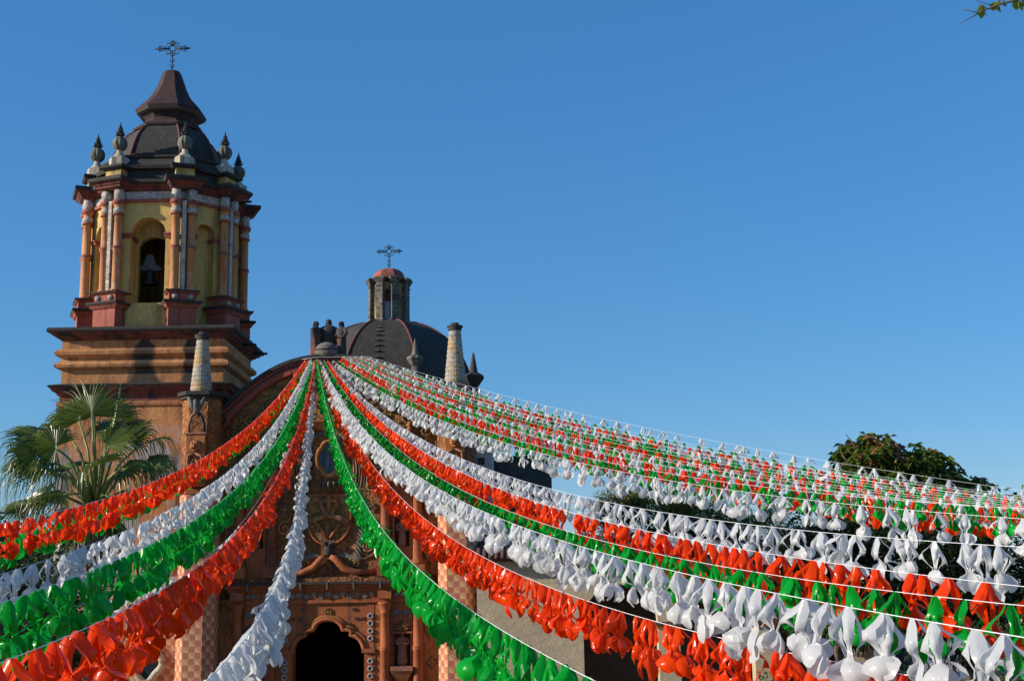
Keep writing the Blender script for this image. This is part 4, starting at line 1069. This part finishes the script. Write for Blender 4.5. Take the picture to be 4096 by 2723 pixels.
def tree(label, base, trunk_h, crowns, mat, leaf_l, leaf_w, per, droop=.3, r0=.3, name='tree', young=None, cat='tree', bark='bark', kind='rosette'):
    """crowns: (centre, radii, number of leaf clusters)"""
    base = Vector(base)
    root = thing(name, label, cat, base)
    tm = MB(); top = base + Vector((0, 0, trunk_h))
    limb(tm, base - Vector((0, 0, .1)), top, r0, r0 * .7, .08)
    lm = MB(); ym = MB()
    for c, r, n in crowns:
        c = Vector(c)
        limb(tm, top, c, r0 * .55, r0 * .18, .2)
        for _ in range(7):
            q = c + Vector((random.uniform(-.8, .8) * r[0], random.uniform(-.8, .8) * r[1], random.uniform(-.5, .85) * r[2]))
            limb(tm, top.lerp(c, random.uniform(.5, 1)), q, r0 * .22, r0 * .05, .12, 4)
        for p, v in ell_pts(c, r, n):
            tgt = lm
            if young and v.z > .25 and random.random() < young[1] and p.z > c.z: tgt = ym
            outd = (v + Vector((0, 0, .35))).normalized()
            for i in range(per):
                if kind == 'rosette':
                    a = 2 * PI * i / per + random.random()
                    dd = Vector((math.cos(a), math.sin(a), random.uniform(-.7, .35))) + outd * .5
                    leaf(tgt, p + Vector((random.uniform(-1, 1), random.uniform(-1, 1), random.uniform(-1, 1))) * leaf_l * .25, dd, leaf_l * random.uniform(.7, 1.2), leaf_w, droop)
                else:
                    dd = outd + Vector((random.uniform(-1, 1), random.uniform(-1, 1), random.uniform(-.9, .5)))
                    q = p + Vector((random.uniform(-1, 1), random.uniform(-1, 1), random.uniform(-.6, .6))) * leaf_l * 1.3
                    leaf(tgt, q, dd, leaf_l * random.uniform(.6, 1.2), leaf_w, droop)
    tm.build('trunk', M[bark], root)
    lm.build('crown', mat, root)
    if young: ym.build('young_leaves', young[0], root)
    return root
tree('tall mango tree with reddish young leaves rising behind the garlands', (16.2, 56.5, 0), 4.5,
     [((15.2, 55.5, 10.2), (1.9, 1.8, 1.95), 330), ((17.1, 55.8, 9.7), (2.1, 1.8, 1.75), 300), ((18.9, 56, 8.9), (1.45, 1.5, 1.15), 150), ((19.6, 56, 8.2), (1.0, 1.2, .9), 100), ((13.9, 56, 9.0), (1.0, 1.2, .8), 90), ((13.3, 56, 9.75), (.35, .4, .45), 14), ((18.3, 56, 9.6), (.35, .4, .5), 16), ((16.2, 57, 6.6), (4.6, 3.2, 2.6), 420)],
     M['mango'], .42, .05, 11, .55, .4, young=(M['mango_young'], .2), name='mango_tree')
tree('olive feathery broad tree behind the middle garlands', (6.6, 63, 0), 5.0,
     [((6.6, 62, 8.6), (3.1, 2.4, 1.75), 480), ((4.9, 62, 9.2), (1.3, 1.4, .85), 120), ((8.6, 62, 8.2), (2.4, 2, 1.5), 260), ((11.4, 62, 7.4), (2.6, 2, 1.7), 300), ((14.5, 62, 7.0), (2.4, 2, 1.6), 260), ((7, 62.5, 6.6), (3.6, 2.5, 2), 240)],
     M['conifer'], .30, .035, 22, .1, .35, kind='spray', name='feathery_tree')
for i, (x, y, z, r, lab) in enumerate(((10.8, 45, 5.6, (2.5, 2.2, 2.6), 'dark evergreen tree beside the last arcade pier'), (14.4, 43, 5.7, (3.0, 2.4, 3.0), 'wide dark evergreen tree behind the middle of the right-hand garlands'), (18.6, 44, 5.2, (2.8, 2.4, 2.7), 'dark evergreen tree at the right edge behind the garlands'))):
    tree(lab, (x, y, 0), 3, [((x, y, z), r, 700), ((x, y + .3, z), (r[0] * .7, r[1] * .7, r[2] * .7), 260)], M['dark_leaf'], .28, .05, 11, .3, .25, name='evergreen_tree', kind='spray')
for (x, y, z, r, n, lab) in ((8.1, 29, 2.9, (1.3, 1.2, 1.15), 260, 'sunlit yellow green shrub low behind the white flowers on the right'), (5.6, 31, 2.4, (1.5, 1.3, 1.2), 260, 'round leafy shrub under the red garland on the right'), (2.2, 30, 2.6, (1.0, 1.0, .9), 160, 'yellow green shrub tops in front of the arcade'), (11.2, 30, 3.6, (1.2, 1.2, 1.6), 240, 'tall leafy shrub at the lower right corner')):
    tree(lab, (x, y, 0), 1.2, [((x, y, z), r, n)], M['bush_leaf'], .16, .035, 12, .2, .08, name='shrub', cat='shrub', kind='spray')
tree('dark leafy tree at the left edge overhanging the red garland', (-8.9, 12.2, 0), 4.2,
     [((-9.5, 9.75, 7.5), (1.9, 1.75, 1.35), 420), ((-6.05, 13.3, 5.9), (.95, .8, .95), 150), ((-6.1, 14.0, 4.6), (1.0, .9, .9), 120)],
     M['dark_leaf'], .15, .04, 12, .2, .16, kind='spray', name='leafy_tree')
tree('dark hedge tree at the foot of the tower behind the palm', (-15.2, 42, 0), 2.5,
     [((-16.4, 42, 5.6), (2.4, 2, 2.2), 420), ((-14.8, 42, 3.6), (1.8, 2, 2.2), 300)], M['dark_leaf'], .24, .045, 11, .3, .2, kind='spray', name='garden_tree')

for (x, y, z, r, n, lab) in ((-11.0, 29, 4.9, (2.5, 1.6, 2.3), 620, 'dark shrubby tree behind the lowest left garlands'), (-8.3, 19.5, 3.4, (1.5, 1.3, 1.9), 420, 'leafy shrub in the lower left corner behind the red garland')):
    tree(lab, (x, y, 0), 1.6, [((x, y, z), r, n), ((x, y, z), (r[0] * .7, r[1] * .7, r[2] * .7), n // 3)], M['hedge_leaf'], .17, .042, 12, .2, .12, name='garden_shrub', cat='shrub', kind='spray')
# ------------------------------------------------------------------ fan palm
PC = Vector((-10.84, 34, 8.0))
palm = thing('fan_palm', 'tall fan palm with drooping leaf tips in front of the tower', 'palm', (PC.x, PC.y, 0))
tk = MB(); tp = []
for i in range(30):
    z = -.1 + (PC.z + .1) * i / 29
    tp.append((.20 + .03 * (i % 2) + .04 * (1 - i / 29), z))
tk.lathe(tp, 14, (PC.x, PC.y, 0)); tk.build('trunk', M['palmtrunk'], palm)
def frond(off, bdir, nrm, R, spread=205, droop=.9, n=34):
    R *= 1.22; droop0 = droop * 1.2; off = Vector(off) * 1.06
    h = PC + Vector(off); bd = Vector(bdir).normalized(); nm = Vector(nrm); nm = (nm - bd * nm.dot(bd)).normalized(); sd = bd.cross(nm).normalized()
    mb = MB()
    for i in range(n):
        a = math.radians(-spread / 2 + spread * (i + .5) / n)
        L = R * (.78 + .22 * math.cos(a * .8)) * random.uniform(.92, 1.06)
        dv = bd * math.cos(a) + sd * math.sin(a)
        da = math.radians(spread / n) * .5
        jv = Vector((random.uniform(-1, 1), random.uniform(-1, 1), random.uniform(-1, 1))); droop = droop0 * random.uniform(.55, 1.35)
        pl = []; rows = (0.02, .2, .40, .55, .70, .85, 1.0)
        for t in rows:
            wdt = L * t * math.tan(da) if t <= .4 else L * .4 * math.tan(da) * (1 - ((t - .4) / .6) ** 1.2) * .85
            ctr = h + dv * L * min(t, .62) + nm * (-.10 * L * t * t)
            if t > .4:
                k = (t - .4) / .6
                ctr = h + dv * L * (.4 + .6 * k * (1 - .45 * k * droop)) + jv * (L * .10 * k) + nm * (-.10 * L * t * t) + Vector((0, 0, -1)) * L * .55 * droop * k * k
            tang = (sd * math.cos(a) - bd * math.sin(a))
            fold = nm * wdt * .55
            pl += [ctr - tang * wdt - fold, ctr + fold * .4, ctr + tang * wdt - fold]
        f = []
        for r_ in range(len(rows) - 1):
            b = r_ * 3; f += [(b, b + 1, b + 4, b + 3), (b + 1, b + 2, b + 5, b + 4)]
        mb.add(pl, f, False)
    fo = mb.build('frond', M['palm'], palm)
    mid = PC.lerp(h, .5) + Vector((0, 0, .12 * (h - PC).length * (1 if abs(off[0]) > .4 else 0)))
    MB().tube([PC - Vector((0, 0, .25)), mid, h], [.05, .032, .022], 6).build('petiole', M['petiole'], fo)
frond((-.08, -.35, 2.10), (-.05, .25, 1), (.1, -1, .3), 1.15, 200, .25)
frond((-.85, -.55, 1.28), (-.8, -.1, .35), (-.1, -1, .35), 1.05, 260, .8)
frond((.30, -.3, 1.30), (.55, .1, .75), (-.5, -.9, .4), 1.30, 170, 1.0)
frond((.55, .4, 1.55), (.75, .2, .8), (-.3, -.8, .6), 1.25, 190, .9)
frond((-1.50, .1, 1.62), (-1, -.1, .35), (.3, -.5, .9), 1.25, 170, 1.0)
frond((-1.05, .6, 1.85), (-.6, .3, .8), (-.4, -.8, .6), 1.15, 190, .9)
frond((1.05, .1, 1.40), (1, .1, .35), (-.3, -.25, 1), 1.15, 130, 1.2)
frond((.75, -.6, .72), (1, -.2, .05), (.1, -.6, .9), 1.2, 180, 1.1)
frond((-1.15, -.3, .70), (-1, -.1, .3), (.1, -.6, .9), 1.15, 170, 1.2)
frond((-1.25, .2, .18), (-1, .1, -.2), (.1, -.7, .8), 1.15, 190, 1.2)
frond((-.55, -.7, .10), (-.8, -.5, -.15), (-.1, -.6, .9), 1.05, 180, 1.1)
frond((.5, -.6, .05), (.8, -.5, -.2), (.2, -.7, .8), 1.1, 180, 1.2)
frond((0, .7, 1.75), (.1, .8, .9), (0, -.8, .6), 1.1, 200, .8)
frond((.95, .7, .9), (1, .5, .2), (0, -.5, .9), 1.1, 180, 1.2)
frond((-.9, .9, .9), (-.8, .6, .3), (0, -.5, .9), 1.1, 180, 1.2)
frond((-.2, -.8, -.25), (-.3, -.8, -.5), (0, -.5, .9), 1.0, 180, 1.1)
for (off, bd, nm, R_) in (((-1.3, -.6, 1.1), (-.9, -.4, .5), (0, -.8, .6), 1.1), ((-1.7, .3, .9), (-1, .1, .25), (.2, -.5, .9), 1.2), ((-.6, -.9, .6), (-.6, -.8, .3), (0, -.5, .9), 1.05), ((.35, -.9, .8), (.5, -.8, .4), (0, -.5, .9), 1.05),
                       ((1.25, -.2, .9), (1, 0, .15), (0, -.5, .9), 1.1), ((.2, .5, 2.1), (.2, .5, .9), (0, -1, .3), 1.1), ((-.6, .3, 2.0), (-.4, .1, .9), (0, -1, .4), 1.1), ((-1.5, -.5, -.1), (-.9, -.3, -.2), (0, -.5, .9), 1.05)):
    frond(off, bd, nm, R_, 185, 1.15)
for k in range(7):
    a = random.uniform(0, 2 * PI)
    frond((.5 * math.cos(a), .5 * math.sin(a), -.5), (.6 * math.cos(a), .6 * math.sin(a), -.9), (math.cos(a), math.sin(a), .5), .95, 170, 1.0, 22)
for (ox, oz, l) in ((-.2, 2.4, .8), (.45, 2.5, .6)):
    MB().tube([PC + Vector((0, 0, .3)), PC + Vector((ox * .6, .1, oz * .6)), PC + Vector((ox, .1, oz)), PC + Vector((ox * 1.1, .1, oz + l))], [.04, .025, .05, .008], 5).build('spear_leaf', M['petiole'], palm)
# scraggly dead twigs by the palm
dead = thing('bare_shrub', 'scraggly bare dark branches left of the palm trunk', 'shrub', (-12.4, 33, 0))
dm = MB(); limb(dm, (-12.4, 33, 0), (-12.3, 33, 6.9), .07, .04)
for k in range(11):
    p = Vector((-12.3, 33, random.uniform(6.4, 7.3))); q = p + Vector((random.uniform(-.9, 1.1), random.uniform(-.4, .4), random.uniform(.1, 1.3)))
    pts = limb(dm, p, q, .03, .012, .09, 5)
    for _ in range(2): limb(dm, pts[3], pts[3] + Vector((random.uniform(-.4, .4), random.uniform(-.2, .2), random.uniform(-.1, .5))), .012, .005, .04, 4)
dm.build('branches', M['twig'], dead)

# ------------------------------------------------------------------ overhanging branch, upper right
BY = 9.0
b0 = at(4230, -40, BY)
otree = thing('overhanging_tree', 'thin twig with fresh green leaves reaching in at the upper right corner', 'tree', (7.4, 9.4, 0))
om = MB(); limb(om, (7.4, 9.4, -.1), (7.3, 9.4, 7.2), .22, .14, .1); limb(om, (7.3, 9.4, 7.2), b0, .10, .010, .15); limb(om, (7.3, 9.4, 7.2), (9, 10, 10), .1, .04, .2); limb(om, (7.3, 9.4, 7.2), (8.2, 8.4, 10.6), .1, .04, .2)
om.build('trunk', M['bark'], otree)
def twig(px, r0, r1):
    pts = [at(x, y, BY) for x, y in px]
    MB().tube(pts, [r0 + (r1 - r0) * i / (len(pts) - 1) for i in range(len(pts))], 6).build('twig', M['twig'], otree)
twig([(4230, -40), (4060, 3), (4005, 16), (3960, 33), (3932, 42), (3915, 53)], .010, .005)
twig([(3915, 53), (3890, 68), (3865, 82), (3836, 98)], .005, .002)
twig([(3913, 53), (3894, 48), (3870, 42), (3842, 37)], .004, .002)
twig([(3966, 24), (3945, 15), (3920, 10), (3903, 0), (3890, -16)], .004, .002)
twig([(3945, 36), (3935, 25), (3908, 20)], .005, .002)
twig([(4003, 17), (3993, 2), (3985, -15)], .006, .003)
def big_leaf(x, y, ang, l, w, tilt):
    c = at(x, y, BY); mb = MB(); rows = []
    for i in range(7):
        t = i / 6; ww = w * math.sin(PI * min(1, .06 + .94 * t)) ** .8
        cx_, cz_ = math.cos(ang), math.sin(ang)
        ctr = c + Vector((cx_ * l * t, .02 * math.sin(t * 3), cz_ * l * t - .012 * t * t)); sdv = Vector((-cz_ * math.cos(tilt), math.sin(tilt), cx_ * math.cos(tilt)))
        rows.append([ctr - sdv * ww + Vector((0, -.25 * ww, 0)), ctr, ctr + sdv * ww + Vector((0, -.25 * ww, 0))])
    mb.loft(rows, closed=False, sm=True); mb.build('leaf', M['spray_leaf'], otree)
for (x, y, a, l, w, tl) in ((3928, 22, -100, .082, .021, .3), (3930, 22, -70, .075, .015, .9), (3988, 14, 215, .055, .017, .2), (3995, 10, 250, .05, .014, .7), (3998, 4, 80, .05, .013, .3), (3997, 26, -75, .036, .006, .2), (4012, 2, -60, .04, .012, .4), (4068, 4, -100, .055, .02, .2), (4078, 6, -75, .058, .018, .6), (4088, 2, -50, .05, .016, .3), (4050, 4, 100, .05, .013, .3), (4085, -6, 30, .05, .016, .3)):
    big_leaf(x, y, math.radians(a), l * 1.15, w * 1.7, tl)
oc = MB()
for c, r in (((9, 10, 10), (1.2, 1.2, 1)), ((8.2, 8.4, 10.8), (1, 1, .9))):
    for p, v in ell_pts(c, r, 160):
        for i in range(6): leaf(oc, p + Vector((random.uniform(-.1, .1), random.uniform(-.1, .1), random.uniform(-.1, .1))), v + Vector((random.uniform(-1, 1), random.uniform(-1, 1), random.uniform(-1, .4))), .08, .02, .2)
oc.build('crown', M['spray_leaf'], otree)

# ================================================================== GARLANDS
def flower_mesh(rng, H=.37, W=.125):
    """one hanging flower cut from a plastic sheet: gathered top, kite shaped flaps with open windows
    between them, a pinched waist and loose rounded petals below"""
    v = []; f = []; sm = []
    def jit(s): return rng.uniform(-s, s)
    sq = rng.uniform(.62, 1.0); sa = rng.uniform(0, PI)          # often squashed flat one way
    lean = (jit(.10), jit(.10))
    def put(p):
        c, s_ = math.cos(sa), math.sin(sa)
        u = p.x * c + p.y * s_; w = (-p.x * s_ + p.y * c) * sq
        v.append((u * c - w * s_ + lean[0] * p.z, u * s_ + w * c + lean[1] * p.z, p.z)); return len(v) - 1
    H *= rng.uniform(.92, 1.08)
    base = rng.uniform(0, PI / 2); nfl = rng.choice((3, 4, 4, 4))
    for k in range(nfl):
        a = base + 2 * PI * k / nfl + jit(.18)
        wide = rng.random() < .66
        sh = rng.uniform(.78, 1.15) if wide else rng.uniform(.38, .6)      # shoulder reach
        zs = rng.uniform(.27, .40); wd = rng.uniform(.62, 1.08) if wide else rng.uniform(.4, .62)
        tw = jit(1.8); pr = rng.uniform(.4, 1.25); pw = rng.uniform(.65, 1.2); pl = rng.uniform(.78, 1.1); za = jit(.07)
        crease = rng.random() < .22; pflat = rng.random() < .15; curl = jit(.9)
        # (height, radius, half width, ridge)
        rows = [(0.0, .12, .11, .0), (zs * .36, .32 * (.6 + .4 * sh), .27, .04), (zs * .70, .64 * sh + .04, .34 * wd, .09), (zs, .92 * sh, .36 * wd, .17),
                (zs + (.56 - zs) * .28, .74 * sh, .24 * wd, .08), (zs + (.56 - zs) * .62, .44 * sh, .15 * wd, .02), (.56, .20, .10, .0),
                (.60, .30 * pr, .22 * pw, .02), (.655, .52 * pr, .40 * pw, .09), (.745, .72 * pr, .50 * pw, .13), (.85, .74 * pr, .47 * pw, .12), (.935, .62 * pr, .32 * pw, .08), (.985, .50 * pr, .09 * pw, .02)]
        if rng.random() < .25: rows = [(z_, r_, w_, -c_) if q_ > 6 else (z_, r_, w_, c_) for q_, (z_, r_, w_, c_) in enumerate(rows)]
        prev = None
        for i, (zz, r, hw, cup) in enumerate(rows):
            lo = i >= 7
            if lo: zz = .56 + (zz - .56) * pl + za * .5
            aa = a + (tw * (zz - .58) * 1.6 if lo else jit(.05))
            jj = .005 if i > 1 else .0025
            c = Vector((W * r * math.cos(aa), W * r * math.sin(aa), -H * zz + jit(jj)))
            s_ = Vector((-math.sin(aa), math.cos(aa), 0)); o = Vector((math.cos(aa), math.sin(aa), 0))
            cur = []
            for q in (-1, -.5, 0, .5, 1):
                bend = cup * (1 - 1.6 * q * q) + (curl if lo else curl * .5) * hw * q * abs(q)
                tip = (-.10 + .15 * abs(q)) * H if i == 3 and wide else 0
                cur.append(put(c + s_ * W * hw * q + o * (W * bend) + Vector((jit(jj), jit(jj), jit(jj) + tip))))
            if prev:
                for q in range(4): f.append((prev[q], prev[q + 1], cur[q + 1], cur[q])); sm.append((not pflat) if lo else (not crease))
            prev = cur
    return v, f, sm
rng = random.Random(5)
VAR = [flower_mesh(rng) for _ in range(30)]
FM = {}
for c in 'rgw':
    for i, (v, f, sm) in enumerate(VAR):
        mb = MB(); mb.add(v, f, True); mb.smooth = list(sm); FM[c, i] = mb.mesh('flower_' + {'r': 'red', 'g': 'green', 'w': 'white'}[c], PL[c])

def garland(c, label, A, B, sag, spacing=.37, scale=1.0, long=1.0, tmax=1.03, near=28.0, skip=(), cord=.003):
    A, B = Vector(A), Vector(B)
    root = thing('flower_garland', label, 'garland', A, 'plastic flower garlands strung from the church gable')
    def pos(t):
        p = A.lerp(B, t); p.z -= sag * 4 * t * (1 - t); return p
    pts = [pos(i / 60 * 1.12) for i in range(61)]
    MB().tube(pts, cord, 5).build('cord', M['cord'], root)
    L = (B - A).length; n = int(L * tmax / spacing)
    far = MB()
    for i in range(n):
        t = (i + .5 + random.uniform(-.38, .38)) * spacing / L
        if random.random() < .035: continue
        if any(a < t < b for a, b in skip): continue
        p = pos(t)
        k = random.randrange(len(VAR))
        s = scale * random.uniform(.88, 1.1); sz = s * long * random.uniform(.92, 1.08)
        rot = Matrix.Rotation(random.uniform(0, 2 * PI), 4, 'Z'); tilt = Matrix.Rotation(random.gauss(0, .10), 4, 'X') @ Matrix.Rotation(random.gauss(0, .10), 4, 'Y')
        if random.random() < .03: tilt = Matrix.Rotation(random.uniform(.4, .9), 4, 'X')
        mw = tilt @ rot @ Matrix.Diagonal((s, s, sz, 1))
        if p.y > near:
            far.add([p + (mw @ Vector(q)) for q in VAR[k][0]], VAR[k][1], True)
        else:
            o = bpy.data.objects.new('flower', FM[c, k]); COL.objects.link(o)
            o.parent = root
            o.matrix_basis = Matrix.Translation(p - A) @ mw
    if far.v:
        fo = far.build('distant_flowers', PL[c], root); fo['kind'] = 'stuff'
    return root
GAR = [
 # colour, label, apex, near end, sag, kwargs
 ('r', 'red garland, topmost on the left side, passing the palm', (-7.59, 47.4, 14.03), (-5.95, 15.2, 6.43), 1.00, dict(long=1.25, spacing=.34)),
 ('g', 'green garland half hidden just below the topmost red one on the left', (-7.56, 47.7, 14.0), (-6.25, 16.2, 6.33), 0.98, {}),
 ('w', 'white garland on the left between the two green ones', (-7.41, 47.4, 14.0), (-4.28, 11.0, 5.78), 1.14, dict(long=1.05, spacing=.36)),
 ('g', 'green garland on the left between white and bottom red ones', (-7.34, 47.4, 13.9), (-3.26, 8.4, 5.56), 1.28, dict(long=1.15, spacing=.34, scale=1.12)),
 ('w', 'white garland on the left mostly hidden behind the bottom red one', (-7.28, 47.6, 13.95), (-5.19, 17.0, 5.53), 1.80, dict(spacing=.5, scale=.8, skip=((.05, .30), (.36, .62), (.70, .86)))),
 ('r', 'red garland lowest on the left, reaching the bottom left corner', (-7.24, 47.4, 13.95), (-2.47, 6.4, 5.29), 1.68, dict(long=1.12, spacing=.34, scale=1.12)),
 ('w', 'white garland hanging steeply in front of the doorway', (-7.31, 47.4, 13.95), (-1.34, 5.8, 5.23), 2.0, dict(long=1.1, spacing=.33)),
 ('g', 'green garland falling just right of the doorway', (-7.2, 47.4, 14.01), (.42, 7.2, 5.1), 1.66, dict(long=1.1, spacing=.30, scale=1.15)),
 ('r', 'red garland nearest the bottom right, below the big white one', (-7.13, 47.4, 13.97), (2.15, 7.4, 5.09), 1.92, dict(long=1.1, spacing=.31, scale=1.18)),
 ('w', 'large white garland lowest on the right above the bottom red one', (-7.08, 47.4, 13.95), (2.38, 6.3, 5.33), 1.48, dict(spacing=.34, scale=1.18)),
 ('g', 'green garland on the right between large white and red ones', (-6.94, 47.4, 13.95), (3.27, 8.6, 5.43), 1.60, dict(spacing=.33, scale=1.15, long=1.05)),
 ('r', 'red garland on the right just under the upper thin white one', (-6.8, 47.4, 13.94), (3.39, 8.9, 5.55), 1.38, dict(spacing=.32, long=1.12, scale=1.15)),
 ('w', 'white garland on the right below the open gap of sky', (-6.71, 47.4, 13.80), (4.07, 10.6, 5.85), 1.32, dict(spacing=.34, long=1.0, scale=1.18)),
 ('w', 'white garland forming the lower edge of the crowded upper band', (-6.59, 47.4, 13.92), (5.78, 15.0, 6.27), 1.02, dict(spacing=.38, long=1.02, scale=1.15)),
 ('g', 'green garland directly above the white lower edge of the upper band', (-6.43, 47.5, 13.94), (6.57, 17.0, 6.49), 1.02, dict(spacing=.40)),
]
# crowded upper band, read from the photograph row by row: colour, top x, right-edge y, distance there, y at x = 2800
BAND = [('r', 'red garland just above the green one near the lower edge of the upper band', 1365, 2042, 17.6, 1898),
        ('w', 'white garland, lowest but one in the upper band', 1372, 2037, 18.2, 1888), ('g', 'green garland in the lower middle of the upper band', 1380, 2031, 18.8, 1874),
        ('w', 'white garland in the lower middle of the upper band', 1388, 2025, 19.5, 1860), ('r', 'red garland across the middle of the upper band', 1398, 2018, 20.2, 1846),
        ('g', 'green garland across the middle of the upper band', 1408, 2011, 21, 1832), ('w', 'white garland across the middle of the upper band', 1417, 2004, 21.6, 1819),
        ('g', 'green garland in the upper middle of the upper band', 1426, 2001, 22.2, 1814), ('r', 'red garland near the top of the upper band', 1437, 1995, 23, 1803),
        ('w', 'white garland near the top of the upper band', 1446, 1990, 23.6, 1794), ('g', 'green garland close under the topmost string of the upper band', 1455, 1984, 24.3, 1786), ('w', 'sparse white garland, topmost string on the right against the sky', 1467, 1962, 25.8, 1757)]
for c, lab, xa, ye, Ze, ym in BAND:
    A = at(xa, 1424, 47.5); B = at(4096, ye, Ze)
    best = None
    for k in range(0, 41):
        s = k * .04; err = None
        for i in range(1, 60):
            t = i / 60; p = A.lerp(B, t); p.z -= s * 4 * t * (1 - t)
            q = p - Vector((0, 0, CAM_Z)); dz = q.dot(fw)
            x = 2048 + FPX * q.dot(camR) / dz; y = 1361.5 - FPX * q.dot(camU) / dz
            if x >= 2800: err = abs(y - ym); break
        if err is not None and (best is None or err < best[0]): best = (err, s)
    GAR.append((c, lab, A, B, best[1], dict(spacing=.40 if 'sparse' not in lab else .50, long=1.05, scale=1.12, cord=.0022)))
for c, lab, A, B, sag, kw in GAR: garland(c, lab, A, B, sag, **kw)
# the wire along the gable top that carries the strings
tie = MB().tube([(-7.75, 47.45, 14.0), (-7.2, 47.42, 14.06), (-6.3, 47.45, 14.06), (-5.2, 47.5, 14.1)], .006, 5)
tag(tie.build('support_wire', M['cord']), 'pale wire along the gable top from which the garlands hang', 'wire')
